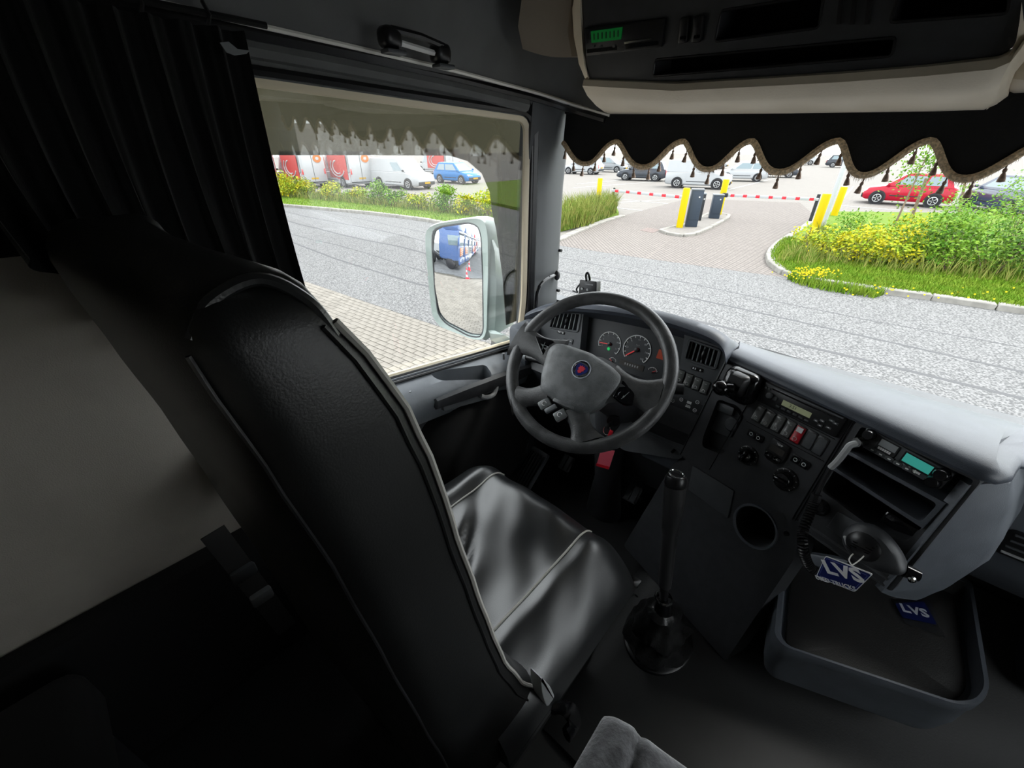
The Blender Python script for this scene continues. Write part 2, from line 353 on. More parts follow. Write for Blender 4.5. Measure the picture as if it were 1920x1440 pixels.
# inner handle, lighter grey, under the pull bar
q = [AX(829, 757, -1.012), AX(879, 736, -1.012), AX(912, 748, -1.012), AX(831, 770, -1.012)]
MB(MY).prism([(p.y, p.z) for p in q], -1.04, -1.006, bevel=0.004).build('handle_shroud', midgrey, door)
MB().tube(spline([AX(901, 742, -0.998), AX(912, 745, -0.995), AX(926, 739, -0.995), AX(932, 722, -1.0)], 4), [0.008]*12+[0.006], 8).build('door_handle', lightgrey, door)
MB().box((-1.105, 0.64, 0.28), (0.03, 1.06, 0.56), r=0.01).build('door_lower_panel', panel_m, door)
MB().loft([[Vector((-1.09+dx*wd, 0.80+0.30*math.cos(a)*s_, 0.30+0.26*math.sin(a)*s_)) for a in [2*math.pi*k/20 for k in range(20)]] for dx, s_, wd in ((0, 1.0, 0.1), (0.5, 1.0, 0.1), (0.85, 0.93, 0.1), (1.0, 0.8, 0.1))]).build('door_pocket', voidm, door)
for a, b in ((752, 726), (769, 740), (944, 668)):
    q = AZ(a, b, 0.672); MB().cyl(q-Vector((0, 0, 0.012)), q+Vector((0, 0, 0.012)), 0.005, n=10).build('screw_cap', midgrey, door)
# tinted wind deflector outside the glass
wd_ = [AX(*p, -1.185) for p in ((440, 291), (700, 291), (845, 292), (878, 302), (905, 325), (920, 360), (924, 395), (932, 430), (944, 520), (950, 610))]
poly = [(p.y, p.z) for p in wd_] + [(1.27, wd_[-1].z), (1.27, 1.45), (0.02, 1.45), (0.02, wd_[0].z)]
de = MB(MY).prism(poly, -1.19, -1.187).build('wind_deflector', glass('smoked_acrylic', (0.15, 0.145, 0.115), 0.06))
tag(de, 'smoked wind deflector across top of the driver door window', 'wind deflector')
# header lining above the door with a pale piping strip
stp = [AX(150, -35, -1.10), AX(300, 1, -1.10), AX(470, 41, -1.10), AX(640, 80, -1.10), AX(750, 106, -1.10), AX(851, 130, -1.098), AX(940, 154, -1.09), AX(1010, 173, -1.075), AY(1075, 194, 1.275), AY(1140, 213, 1.29)]
stp = spline(stp, 5)
hl = MB().grid(lambda u, v: (lambda p: Vector((p.x+0.26*v**1.3, p.y-0.02*v, p.z+0.42*v)))(stp[min(len(stp)-1, int(round(u*(len(stp)-1))))]), len(stp), 8, thick=0.004)
struct(hl, 'trim_3', lining, 'dark grey roof side lining above the door')
tag(MB().tube([p+Vector((0.006, -0.001, -0.004)) for p in stp], 0.0048, 6).build('piping_strip', mat('pale_strip', (0.92, 0.90, 0.82), 0.3)), 'pale piping strip running along the roof lining above the door', 'trim strip')
MB().tube([p+Vector((-0.008, 0, -0.016)) for p in stp], 0.009, 6).build('seal_strip', black).update_tag()
tag(bpy.data.objects['seal_strip'], 'black rubber seal just below the pale piping strip', 'seal')
struct(MB().tube([p+Vector((-0.02, 0, -0.036)) for p in stp[:-11]], 0.018, 8), 'trim_4', lining, 'dark door frame head below the seal')
# grab handle on the roof lining
ra = AX(733, 70, -1.02); rb = AX(828, 100, -1.02)
gh = thing('grab_handle', 'black roof grab handle above the driver door', 'grab handle', ra)
for q in (ra, rb):
    MB().box(q+Vector((-0.005, 0, 0)), (0.04, 0.045, 0.038), r=0.014, seg=3).build('handle_mount', black, gh)
    MB().box(q+Vector((0.004, 0, -0.024)), (0.03, 0.045, 0.008), r=0.003).build('mount_foot', plastic, gh)
MB().tube([ra+Vector((0.006, 0, 0.012)), ra*0.5+rb*0.5+Vector((0.012, 0, 0.014)), rb+Vector((0.006, 0, 0.012))], 0.007, 8).build('handle_bar', black, gh)
MB().tube([ra+Vector((0, 0.02, -0.006)), rb+Vector((0, -0.02, -0.002))], 0.0055, 6).build('pale_handle_strip', mat('pale_handle_strip', (0.8, 0.8, 0.78), 0.3), gh, label='pale strip behind the handle bar')  # plain pale strip running between the two handle mounts
# thin grab rail on the windscreen pillar
rail = [AX(1043, 516, -1.09), AX(1035, 518, -1.07), AX(1020, 527, -1.06), AX(1009, 543, -1.06), AX(1005, 570, -1.06), AX(1003, 615, -1.07), AX(1003, 640, -1.09)]
gr = thing('pillar_grab_rail', 'thin curved black grab rail on the windscreen pillar', 'grab rail', rail[-1])
MB().tube(spline(rail, 4), 0.0065, 8).build('rail', gloss, gr)
MB().ell(rail[0]+Vector((0.004, 0, 0)), (0.012, 0.012, 0.02)).build('rail_mount', black, gr)
# ---- outside mirror
MIR = CAM+ray(857, 527)/F*1.70
toc = (CAM-MIR).normalized(); back = Vector((-0.285, -0.92, -0.235)).normalized(); mn = (toc+back).normalized()
md = Vector((0, 0, 1)).cross(mn).normalized(); mw = mn.cross(md)
MM = frame(MIR, md, mw)
mir = thing('door_mirror', 'pale mint outside mirror beside the driver window', 'mirror', MIR+Vector((0, 0, -0.25)))
gpx = [(812, 432), (826, 424), (880, 417), (898, 424), (903, 445), (906, 520), (907, 620), (901, 632), (880, 630), (835, 605), (822, 588), (816, 540), (811, 460)]
gp = [on(MM, *p) for p in gpx]
hpx = [(800, 428), (820, 417), (895, 406), (912, 412), (918, 440), (918, 520), (915, 622), (908, 637), (890, 637), (825, 612), (812, 592), (806, 540), (799, 455)]
hp = [on(MM, *p) for p in hpx]
gp = rpoly(gp, 0.02, 2); hp = rpoly(hp, 0.03, 2)
cx = sum(p[0] for p in hp)/len(hp); cy = sum(p[1] for p in hp)/len(hp)
def shr(poly, s, h, dx=0): return [Vector((cx+(p[0]-cx)*s+dx, cy+(p[1]-cy)*s, h)) for p in poly]
gv = lambda h: [Vector((p[0], p[1], h)) for p in gp]
MB(MM).loft([gv(-0.012), gv(0.004)] + [shr(hp, 0.985, 0.010), shr(hp, 1.0, 0.0), shr(hp, 1.0, -0.03), shr(hp, 0.99, -0.06, 0.01), shr(hp, 0.90, -0.10, 0.02), shr(hp, 0.72, -0.125, 0.03), shr(hp, 0.4, -0.135, 0.04)], True, True).build('mirror_housing', mint, mir)
mirm = mat('mirror_silver', (0.93, 0.95, 0.96), 0.0, metal=1)
def gcap(s):
    out = []
    for p in gp:
        x = pcx_+(p[0]-pcx_)*s; y = pcy_+(p[1]-pcy_)*s; out.append(Vector((x, y, 0.008-(x*x+y*y)/(2*1.8))))
    return out
pcx_ = sum(p[0] for p in gp)/len(gp); pcy_ = sum(p[1] for p in gp)/len(gp)
MB(MM).loft([[Vector((p.x, p.y, -0.012)) for p in gcap(0.999)]]+[gcap(1-k/14) for k in range(14)]+[gcap(0.01)]).build('mirror_glass', mirm, mir, ang=60)
MB(MM).tube(gv(0.003), 0.0035, 6, closed=True).build('mirror_gasket', plastic, mir)
sidp = [(918, 440), (935, 470), (941, 530), (938, 600), (934, 625), (912, 636)]
side = [onw(MM, *p, -0.05) for p in sidp]
ins = [onw(MM, *p, -0.0) for p in [(910, 415), (914, 470), (915, 530), (914, 600), (913, 625), (906, 637)]]
mbs = MB(); mbs.loft([[a, a*0.5+b*0.5+Vector((0.012, -0.004, 0)), b, b+Vector((-0.02, 0.12, 0)), a+Vector((-0.06, 0.12, 0))] for a, b in zip(ins, side)])
mbs.build('mirror_side', mint, mir)
a0 = onw(MM, 932, 628, -0.03)
MB().loft([[a0+Vector((dx, dy, dz)) for dx, dy, dz in ((-0.07*s, -0.03*s, 0), (-0.04*s, -0.06*s, 0.05*s), (0.03*s, -0.05*s, 0.06*s), (0.07*s, 0.0, 0.03*s), (0.05*s, 0.06*s, -0.02*s), (-0.04*s, 0.06*s, -0.03*s))] for a0, s in ((a0, 0.55), (a0+Vector((0.04, 0.02, -0.03)), 1.0), (a0+Vector((0.12, 0.06, -0.07)), 1.0), (Vector((-1.2, a0.y+0.12, a0.z-0.1)), 0.8))]).build('mirror_arm', mint, mir)
MB().box(a0+Vector((-0.02, 0.03, -0.10)), (0.05, 0.06, 0.12), r=0.01).build('mirror_bracket', slate, mir)

# ================================================================== OVERHEAD CONSOLE
oh = thing('overhead_console', 'beige overhead console with black fascia above the windscreen', 'console', (-0.45, 1.1, 1.40))
PO = frame(AY(1500, 130, 1.0), (1, 0, 0), (0, -0.20, 1))
def ov(x, y, h=0.0): return on(PO, x, y, h)
out = [ov(*p) for p in ((1092, 30), (1100, 148), (1112, 160), (1400, 147), (1700, 128), (1880, 104), (1912, 78), (1935, 20), (1950, -140), (1300, -160), (1085, -120))]
fas = MB(PO).prism(rpoly(out, 0.02, 4), -0.10, 0.0, bevel=0.004).build('fascia', panel_m, oh)
H = lambda pts: [ov(*p) for p in pts]
slot1 = H(((1228, 112), (1680, 70), (1672, 105), (1224, 143))); slot2 = H(((1352, 20), (1545, -10), (1535, 52), (1340, 78))); slot3 = H(((1690, -20), (1900, -60), (1890, 25), (1668, 42)))
for s_ in (slot1, slot2, slot3): cut(fas, MB(PO).prism(rpoly(s_, 0.006, 3), -0.085, 0.05))
for s_ in (slot1, slot2, slot3):
    MB(PO).prism(s_, -0.084, -0.080).build('slot_lining', voidm, oh)
    MB(PO).tube([Vector((p[0], p[1], 0.0)) for p in rpoly(s_, 0.006, 3)], 0.0022, 6, closed=True).build('slot_bezel', black, oh)
# beige shell under and beside the fascia
lo = [AY(x, y, 1.285) for x, y in ((1145, 214), (1300, 214), (1450, 213), (1600, 211), (1750, 209), (1845, 206), (1868, 196), (1890, 180))]
up_ = [PO @ Vector((*ov(x, y), 0.0)) for x, y in ((1098, 150), (1270, 158), (1420, 149), (1580, 139), (1740, 126), (1870, 112), (1903, 98), (1925, 70))]
rings = []
for a, b in zip(up_, lo):
    m1 = a+Vector((0, -0.012, -0.012)); m2 = a+Vector((0, 0.012, -0.030))
    rings.append([a+Vector((0, 0.01, 0.008)), a+Vector((0, -0.008, 0.0)), m1, m2, m2*0.66+b*0.34+Vector((0, 0, -0.006)), m2*0.3+b*0.7+Vector((0, 0, -0.006)), b, b+Vector((0, 0.05, 0.02)), a+Vector((0, 0.2, 0.02))])
dens = []
for i in range(len(rings)-1):
    for k in range(4): dens.append([p*(1-k/4)+q*(k/4) for p, q in zip(rings[i], rings[i+1])])
dens.append(rings[-1])
MB().loft(dens).build('under_shell', beige, oh)
# left cheek of the shell
lc = [(1068, -40), (1070, 20), (1076, 70), (1086, 120), (1108, 165), (1145, 214)]
li = [(1092, -40), (1090, 20), (1093, 70), (1097, 120), (1108, 156), (1150, 190)]
rings = []
for k, (a, b) in enumerate(zip(lc, li)):
    A_ = AY(*a, 1.03 if k < 4 else (1.10 if k == 4 else 1.27)); B_ = PO @ Vector((*ov(*b), 0.004)) if k < 5 else AY(*b, 1.2)
    rings.append([B_, B_*0.5+A_*0.5+Vector((0, -0.012, 0)), A_, A_+Vector((-0.02, 0.2, 0.01)), B_+Vector((0.02, 0.2, 0.01))])
MB().loft(rings).build('shell_cheek', beige, oh)
rc = [(1950, -40), (1938, 40), (1928, 80), (1908, 108), (1880, 180)]
ri = [(1920, -40), (1912, 40), (1906, 75), (1892, 104), (1850, 206)]
rings = []
for k, (a, b) in enumerate(zip(rc, ri)):
    yy = 1.0 if k < 4 else 1.27
    A_ = AY(*a, yy+0.03); B_ = AY(*b, yy-0.01)
    rings.append([B_, B_*0.5+A_*0.5+Vector((0, -0.012, 0)), A_, A_+Vector((0.02, 0.2, 0.01)), B_+Vector((0.0, 0.2, 0.01))])
MB().loft(rings).build('shell_cheek', beige, oh)
MB().box((0.50, 1.24, 1.65), (1.19, 0.17, 0.50), r=0.03).build('passenger_shell', beige, oh)
# tachograph
tq = H(((1098, 52), (1250, 33), (1243, 88), (1101, 105)))
tg = MB(PO).prism(rpoly(tq, 0.003, 2), -0.02, 0.007, bevel=0.002).build('tachograph', black, oh, label='black tachograph with a green display')
MB(PO).prism(H(((1112, 58), (1171, 50), (1168, 73), (1113, 80))), 0.007, 0.0085).build('display', lcd_green, tg, label='green lit display')
for k in range(7): MB(PO).prism(rrect(ov(1118+7.5*k, 68-k)[0], ov(1118+7.5*k, 68-k)[1], 0.0035, 0.011, 0.0005, 1), 0.0085, 0.0088).build('display_mark', mat('dark_lcd_ink', (0, 0.03, 0), 0.5), tg)
MB(PO).prism(H(((1104, 92), (1160, 86), (1160, 93), (1105, 99))), 0.007, 0.0085).build('card_slot', gloss, tg)
MB(PO).prism(H(((1176, 83), (1238, 76), (1238, 83), (1177, 91))), 0.007, 0.0085).build('card_slot', gloss, tg)
MB(PO).prism(H(((1175, 78), (1226, 70), (1226, 73), (1175, 82))), 0.007, 0.010).build('drawer_edge', chrome, tg)
for x in (1117, 1130, 1155): MB(PO).prism(rrect(*ov(x, 86), 0.006, 0.004, 0.001, 2), 0.007, 0.010).build('button', plastic, tg)
for x, y in ((1284, 56), (1310, 54)): 
    sw = MB(PO).prism(rrect(*ov(x, y), 0.020, 0.040, 0.005, 3), -0.004, 0.008, bevel=0.003).build('rocker_switch', black, oh)
    MB(PO).prism(rrect(*ov(x, y+14), 0.012, 0.005, 0.001, 2), 0.008, 0.0085).build('switch_mark', gloss, sw)
for x in (1575, 1600, 1628): MB(PO).prism(H(((x, -10), (x+8, -11), (x+2, 45), (x-6, 46))), 0.0, 0.004).build('fascia_rib', black, oh)
# beige roof locker end at the left of the console
rings = []
for k in range(8):
    t = k/7; x = 980+92*t; b = AY(x, 92+14*math.sin(t*2.2)+2*t, 1.0+0.05*t); tp = AY(x+6, -60, 0.90+0.05*t)
    rings.append([b, b*0.7+tp*0.3+Vector((0, -0.02, 0)), tp, tp+Vector((0, 0.25, 0)), b+Vector((0, 0.2, 0.02))])
tag(MB().loft(rings).build('roof_locker', mat('brown_beige_plastic', (0.17, 0.14, 0.105), 0.6, bump=0.1, bscale=300)), 'brownish beige roof locker end left of the overhead console', 'locker')
# ================================================================== DASHBOARD
dash = thing('dashboard', 'wraparound dark grey truck dashboard below the windscreen', 'dashboard', (-0.4, 1.2, 0.0))
tk = R(15); PK = frame((-0.626, 1.135, 0.76), (1, 0, 0), (0, math.sin(tk), math.cos(tk)))
tc_ = R(14); PCO = CAM+ray(1507, 760)/F*0.93
PC = frame(PCO, (0.937, -0.349, 0), (0.349*math.sin(tc_), 0.937*math.sin(tc_), math.cos(tc_)))
def K(x, y, h=0.0): return on(PK, x, y, h)
def Cn(x, y, h=0.0): return on(PC, x, y, h)
def KP(pts, h=0.0): return [K(*p, h) for p in pts]
def CP(pts, h=0.0): return [Cn(*p, h) for p in pts]
def bil(c, s, t):
    a, b, c_, d = [Vector(p) for p in c]; p = (a*(1-s)+b*s)*(1-t)+(d*(1-s)+c_*s)*t; return (p.x, p.y)
# -- instrument binnacle
binn = MB(PK).prism(rpoly(KP(((1000, 600), (1045, 577), (1100, 580), (1240, 606), (1352, 640), (1366, 668), (1340, 745), (1276, 862), (1170, 845), (1060, 760), (1010, 700))), 0.012, 3), -0.07, 0.0).build('instrument_binnacle', plastic, dash)
cav = KP(((1094, 586), (1250, 614), (1284, 626), (1268, 725), (1205, 716), (1130, 695), (1086, 668)))
cut(binn, MB(PK).prism(rpoly(cav, 0.01, 3), -0.045, 0.05))
vL = KP(((1040, 583), (1090, 588), (1084, 622), (1030, 614))); vR = KP(((1294, 637), (1352, 657), (1342, 692), (1284, 673)))
for v_ in (vL, vR): cut(binn, MB(PK).prism(rpoly(v_, 0.006, 3), -0.06, 0.05))
fp = MB(PK).prism(KP(((1080, 580), (1290, 618), (1275, 732), (1200, 725), (1075, 675)), -0.04), -0.0448, -0.040).build('gauge_face', mat('gauge_face', (0.030, 0.033, 0.036), 0.5), dash)
def gauge(px_, py_, r, a0, a1, nt, na, lab, arc=None):
    u, v = K(px_, py_, -0.039); g = MB(PK).lathe([(r*1.0, -0.0402), (r*1.0, -0.0385), (r*0.96, -0.038), (r*0.93, -0.0385), (r*0.93, -0.0402)], (u, v, 0), n=32)
    g_ = MB(PK); pts = []
    for k in range(41):
        a = R(a0+(a1-a0)*k/40); pts.append(Vector((u+r*math.cos(a), v+r*math.sin(a), -0.0385)))
    g_.tube(pts, r*0.04, 6); ring = g_.build('gauge_ring', mat('gauge_white', (0.8, 0.8, 0.8), 0.5), dash, label=lab)
    for k in range(nt):
        a = R(a0+(a1-a0)*k/(nt-1)); MB(PK).box((u+r*0.90*math.cos(a), v+r*0.90*math.sin(a), -0.0392), (r*0.13, r*0.05, 0.0008), rot=Matrix.Rotation(a, 4, 'Z')).build('tick_mark', white, ring)
    a = R(na); MB(PK).loft([[Vector((u+r*q*math.cos(a)-w*math.sin(a)*sg, v+r*q*math.sin(a)+w*math.cos(a)*sg, -0.036+0.001*hh)) for sg, hh in ((1, 0), (1, 1), (-1, 1), (-1, 0))] for q, w in ((-0.15, r*0.05), (0.9, r*0.022))]).build('needle', needle_m, ring)
    MB(PK).lathe([(r*0.16, -0.039), (r*0.15, -0.034), (r*0.05, -0.033)], (u, v, 0), n=16).build('needle_hub', black, ring)
    return ring, u, v
sp, u, v = gauge(1194, 656, 0.047, 225, -45, 13, 222, 'white speedometer ring with a red needle')
for k, s_ in enumerate(('0', '20', '40', '60', '80', '100', '120')):
    a = R(225-45*k); text(s_, 0.0085, lightgrey, PK @ T(Vector((u+0.034*math.cos(a), v+0.034*math.sin(a), -0.0392))), sp, 'numeral')
text('km/h', 0.006, lightgrey, PK @ T(Vector((u, v+0.016, -0.0392))), sp, 'numeral')
ta, u, v = gauge(1143, 645, 0.041, 205, -40, 9, 187, 'thin rev counter ring beside the speedometer')
MB(PK).lathe([(0.006, -0.0395), (0.005, -0.038)], (*K(1141, 654, -0.039), 0), n=12).build('tell_tale', greenlamp, dash, label='small green lit tell-tale lamp')
for k, s_ in enumerate(('0', '5', '10', '15', '20', '25')):
    a = R(205-45*k); text(s_, 0.0065, grey_print, PK @ T(Vector((u+0.029*math.cos(a), v+0.029*math.sin(a), -0.0392))), ta, 'numeral')
for (x, y, r, na, nm) in ((1148, 678, 0.014, 140, 'small temperature gauge'), (1223, 698, 0.016, 40, 'small fuel gauge')):
    gauge(x, y, r, 160, 20, 5, na, nm)
MB(PK).prism(KP(((1163, 673), (1208, 687), (1205, 697), (1160, 682)), -0.039), -0.0402, -0.0385).build('trip_display', lcd_off, dash)
MB(PK).prism(KP(((1236, 655), (1255, 660), (1250, 677), (1230, 671)), -0.039), -0.0402, -0.0385).build('warning_display', lcd_red, dash, label='dim red warning display')
for k in range(6): MB(PK).box((K(1172+4.6*k, 681.5+1.4*k, -0.038)[0], K(1172+4.6*k, 681.5+1.4*k, -0.038)[1], -0.0383), (0.004, 0.007, 0.0006)).build('trip_digit', grey_print, dash)
def vent(c, ns):
    h = MB(PK).prism(bilring(c), -0.058, -0.054).build('vent_back', voidm, dash)
    for k in range(ns):
        s = (k+0.5)/ns; a = bil(c, s, 0.04); b = bil(c, s, 0.96)
        MB(PK).loft([[Vector((q[0]-0.0016, q[1], -0.03)), Vector((q[0]+0.0016, q[1], -0.03)), Vector((q[0]+0.0016, q[1], -0.004)), Vector((q[0]-0.0016, q[1], -0.004))] for q in (a, b)]).build('vent_slat', midgrey if True else plastic, dash)
    m_ = bil(c, 0.52, 0.5); MB(PK).ell((m_[0], m_[1], -0.003), (0.006, 0.016, 0.006)).build('vent_knob', black, dash)
def bilring(c): return [Vector(p) for p in c]
vent(vL, 7); vent(vR, 7)
for c in (vL, vR): MB(PK).tube([Vector((p[0], p[1], 0.001)) for p in rpoly(c, 0.008, 4)], 0.004, 6, closed=True).build('vent_bezel', plastic, dash)
for x, y in ((1052, 623), (1307, 692)):
    s_ = MB(PK).prism(rrect(*K(x, y), 0.034, 0.011, 0.004, 3), -0.002, 0.003, bevel=0.001).build('vent_slider', black, dash)
    for q in (-0.010, -0.004, 0.010): MB(PK).box((K(x, y)[0]+q, K(x, y)[1], 0.0032), (0.003, 0.005, 0.0005)).build('slider_print', white, s_)
def rocker(M, c, w, h, m=gloss, name='rocker_switch', tilt=0.0, icon=True, lab=None, hh=0.008, par=None):
    par = par or dash
    t = bmesh.new(); u, v = c
    MB(M).prism(rrect(u, v, w+0.005, h+0.005, 0.005, 3), -0.003, 0.0015, bevel=0.001).build('switch_bezel', black, par)
    mb = MB(M); rings = []
    for q, z in ((-0.5, hh*0.55), (-0.42, hh*1.0), (-0.1, hh*0.75), (0.0, hh*0.62), (0.3, hh*0.55), (0.45, hh*0.5), (0.5, hh*0.3)):
        rings.append([Vector((u-w/2, v+q*h, -0.002)), Vector((u-w/2, v+q*h, z*0.8)), Vector((u-w*0.38, v+q*h, z)), Vector((u+w*0.38, v+q*h, z)), Vector((u+w/2, v+q*h, z*0.8)), Vector((u+w/2, v+q*h, -0.002))])
    mb.loft(rings); s = mb.build(name, m, par, label=lab)
    if icon:
        MB(M).tube([Vector((u+0.0042*math.cos(a), v-0.25*h+0.0042*math.sin(a), hh*0.90)) for a in [2*math.pi*k/8 for k in range(8)]], 0.0006, 4, closed=True).build('switch_icon', white, s)
        MB(M).box((u, v+0.30*h, hh*0.56), (0.006, 0.0018, 0.0008)).build('switch_icon', grey_print, s)
    return s
for x, y in ((1276, 706), (1291, 713), (1307, 720), (1322, 727)): rocker(PK, K(x, y), 0.019, 0.037, m=mat('satin_switch', (0.14, 0.145, 0.14), 0.22))
for x in (1046, 1058, 1071): 
    u, v = K(x, 640); s_ = MB(PK).prism(rrect(u, v, 0.016, 0.018, 0.003, 3), -0.001, 0.004, bevel=0.001).build('push_button', plastic, dash)
    MB(PK).box((u, v, 0.0044), (0.007, 0.002, 0.0006)).build('button_mark', white, s_)
MB(PK).prism(KP(((1262, 742), (1328, 762), (1316, 786), (1248, 764))), -0.001, 0.002, bevel=0.001).build('button_panel', panel_m, dash)
for x, y in ((1262, 751), (1278, 749), (1308, 754), (1303, 769)):
    u, v = K(x, y); MB(PK).tube([Vector((u+0.005*math.cos(a), v+0.005*math.sin(a), 0.0025)) for a in [2*math.pi*k/10 for k in range(10)]], 0.0008, 4, closed=True).build('round_symbol', white, dash)
    MB(PK).box((u, v, 0.0025), (0.006, 0.001, 0.0005)).build('round_symbol', white, dash)
u, v = K(1292, 757)
sy = MB(PK).box((u, v+0.004, 0.0025), (0.013, 0.008, 0.0005)).box((u, v-0.005, 0.0025), (0.013, 0.002, 0.0005)).build('lorry_symbol', white, dash)
for k in (-1, 0, 1): MB(PK).lathe([(0.0028, 0.002), (0.0028, 0.003)], (u+k*0.005, v-0.0095, 0), n=10).build('lorry_symbol', white, dash)
cut(binn, MB(PK).prism(rpoly(KP(((1236, 776), (1308, 798), (1290, 838), (1215, 812))), 0.006, 3), -0.06, 0.05))
# -- hood over the binnacle, running to the windscreen
hp_ = [AY(x, y, 1.075) for x, y in ((985, 592), (1010, 582), (1045, 576), (1100, 577), (1170, 585), (1240, 599), (1300, 618), (1338, 634), (1358, 652), (1363, 675))]
rings = []
for i, a in enumerate(spline(hp_, 4)):
    b = Vector((-1.10+(a.x+1.08)*1.08, 1.372, 0.755)); q = 0.006
    rings.append([a+Vector((0, 0.035, -0.022)), a+Vector((0, 0.004, -0.016)), a+Vector((0, -0.006, -0.002)), a+Vector((0, 0.004, 0.008)), a+Vector((0, 0.03, 0.012)), a*0.6+b*0.4+Vector((0, 0, 0.012)), b, b+Vector((0, 0, -0.03)), a*0.6+b*0.4+Vector((0, 0, -0.03))])
MB().loft(rings).build('binnacle_hood', dashtop_m, dash)
# -- centre console and radio section on the angled panel
con = MB(PC).prism(rpoly(CP(((1363, 668), (1606, 788), (1494, 978), (1274, 852))), 0.01, 3), -0.05, 0.0).build('centre_panel', panel_m, dash)
rad = MB(PC).prism(rpoly(CP(((1607, 789), (1842, 900), (1672, 1110), (1495, 979))), 0.008, 3), -0.15, 0.002).build('radio_section', panel_m, dash)
hole = CP(((1616, 799), (1828, 901), (1735, 990), (1722, 993), (1702, 1016), (1645, 996), (1541, 920)))
cut(rad, MB(PC).prism(rpoly(hole, 0.006, 3), -0.135, 0.05))
MB(PC).prism([(p[0]*1.0, p[1]) for p in hole], -0.1345, -0.131).build('recess_back', voidm, dash)
cut(con, MB(PC).prism(rpoly(CP(((1346, 748), (1385, 762), (1396, 780), (1356, 853), (1316, 838), (1318, 820))), 0.012, 4), -0.035, 0.05))
for a, b in (((1365, 672), (1276, 852)), ((1602, 789), (1491, 976)), ((1598, 787), (1486, 973)), ((1432, 706), (1330, 880))):
    p, q = Cn(*a), Cn(*b); MB(PC).tube([Vector((*p, 0.001)), Vector((*q, 0.001))], 0.0014, 4).build('panel_joint', black, dash)
for a, b in (((1400, 790), (1545, 865)), ((1430, 706), (1604, 790)), ((1420, 750), (1566, 824))):
    p, q = Cn(*a), Cn(*b); MB(PC).tube([Vector((*p, 0.001)), Vector((*q, 0.001))], 0.0009, 4).build('panel_joint', black, dash)
# pocket: cover plate and round socket cap
MB(PC).prism(rpoly(CP(((1348, 752), (1382, 766), (1394, 782), (1372, 822), (1330, 803)), -0.03), 0.008, 3), -0.034, -0.022, bevel=0.002).build('pocket_cover', plastic, dash)
MB(PC).prism(rpoly(CP(((1350, 752), (1381, 765), (1376, 780), (1346, 768)), -0.02), 0.004, 3), -0.024, -0.010, bevel=0.003).build('pocket_lid', plastic, dash)
MB(PC).lathe([(0.019, -0.024), (0.019, -0.018), (0.016, -0.015), (0.002, -0.0145)], (*Cn(1372, 796, -0.02), 0), n=24).build('socket_cap', plastic, dash)
# parking brake module with lever
u, v = Cn(1395, 722); pb = MB(PC).loft([[Vector((u+x*s, v+y*s, h)) for x, y in rrect(0, 0, 0.088, 0.085, 0.022, 4)] for s, h in ((1.0, -0.004), (1.0, 0.018), (0.92, 0.03), (0.78, 0.036))]).build('brake_housing', gloss, dash)
MB(PC).loft([[Vector((u+0.004+x*s, v+0.006+y*s, h)) for x, y in rrect(0, 0, 0.05, 0.058, 0.012, 4)] for s, h in ((1.0, 0.03), (0.95, 0.046), (0.7, 0.054))]).build('brake_gate', black, pb)
k0 = PC @ Vector((u, v-0.004, 0.04)); k1 = onw(PC, 1372, 728, 0.062); k2 = onw(PC, 1352, 727, 0.066)
MB().tube([k0, k1, k2], [0.013, 0.012, 0.010], 10).build('brake_lever', gloss, pb)
MB().ell(k2, (0.022, 0.021, 0.019), rot=Matrix.Rotation(R(25), 4, 'Y')).build('brake_knob', gloss, pb, label='gloss black parking brake knob')
# car radio
rq = CP(((1438, 715), (1592, 785), (1569, 821), (1424, 750)))
ro = MB(PC).prism(rpoly(rq, 0.004, 3), -0.002, 0.007, bevel=0.002).build('car_radio', black, dash, label='black slim car radio with olive display')
def Cb(s, t): return bil(rq, s, t)
def radio_box(s, t, w, h, m, name, d=0.0095):
    q = Cb(s, t); return MB(PC).prism(rrect(q[0], q[1], w, h, min(w, h)*0.2, 2), 0.006, d, bevel=0.0004).build(name, m, ro)
MB(PC).prism([Cb(0.30, 0.44), Cb(0.66, 0.44), Cb(0.66, 0.70), Cb(0.30, 0.70)], 0.006, 0.0078).build('radio_display', lcd, ro, label='olive lit display')
text('3.51', 0.010, mat('lcd_ink', (0.02, 0.02, 0.02), 0.5), PC @ T(Vector((*Cb(0.44, 0.57), 0.0079))), ro, 'display_digits', ext=0.0002)
MB(PC).prism([Cb(0.12, 0.15), Cb(0.93, 0.15), Cb(0.93, 0.22), Cb(0.12, 0.22)], 0.006, 0.0080).build('cassette_slot', gloss, ro)
MB(PC).prism([Cb(0.03, 0.02), Cb(0.97, 0.02), Cb(0.97, 0.08), Cb(0.03, 0.08)], 0.006, 0.0105).build('radio_top_edge', plastic, ro)
MB(PC).lathe([(0.0075, 0.006), (0.007, 0.016), (0.0055, 0.0175), (0.001, 0.0175)], (*Cb(0.13, 0.52), 0), n=16).build('radio_knob', plastic, ro)
for s in (0.045, 0.085): radio_box(s, 0.25, 0.006, 0.006, plastic, 'radio_button')
radio_box(0.20, 0.56, 0.010, 0.010, plastic, 'radio_button')
for k in range(6): radio_box(0.27+0.075*k, 0.84, 0.009, 0.004, plastic, 'radio_button')
for s, t in ((0.80, 0.55), (0.74, 0.66), (0.80, 0.78), (0.89, 0.70), (0.93, 0.40), (0.88, 0.36)): 
    radio_box(s, t, 0.010, 0.005, plastic, 'radio_button'); radio_box(s, t, 0.004, 0.0016, white, 'button_print', 0.0098)
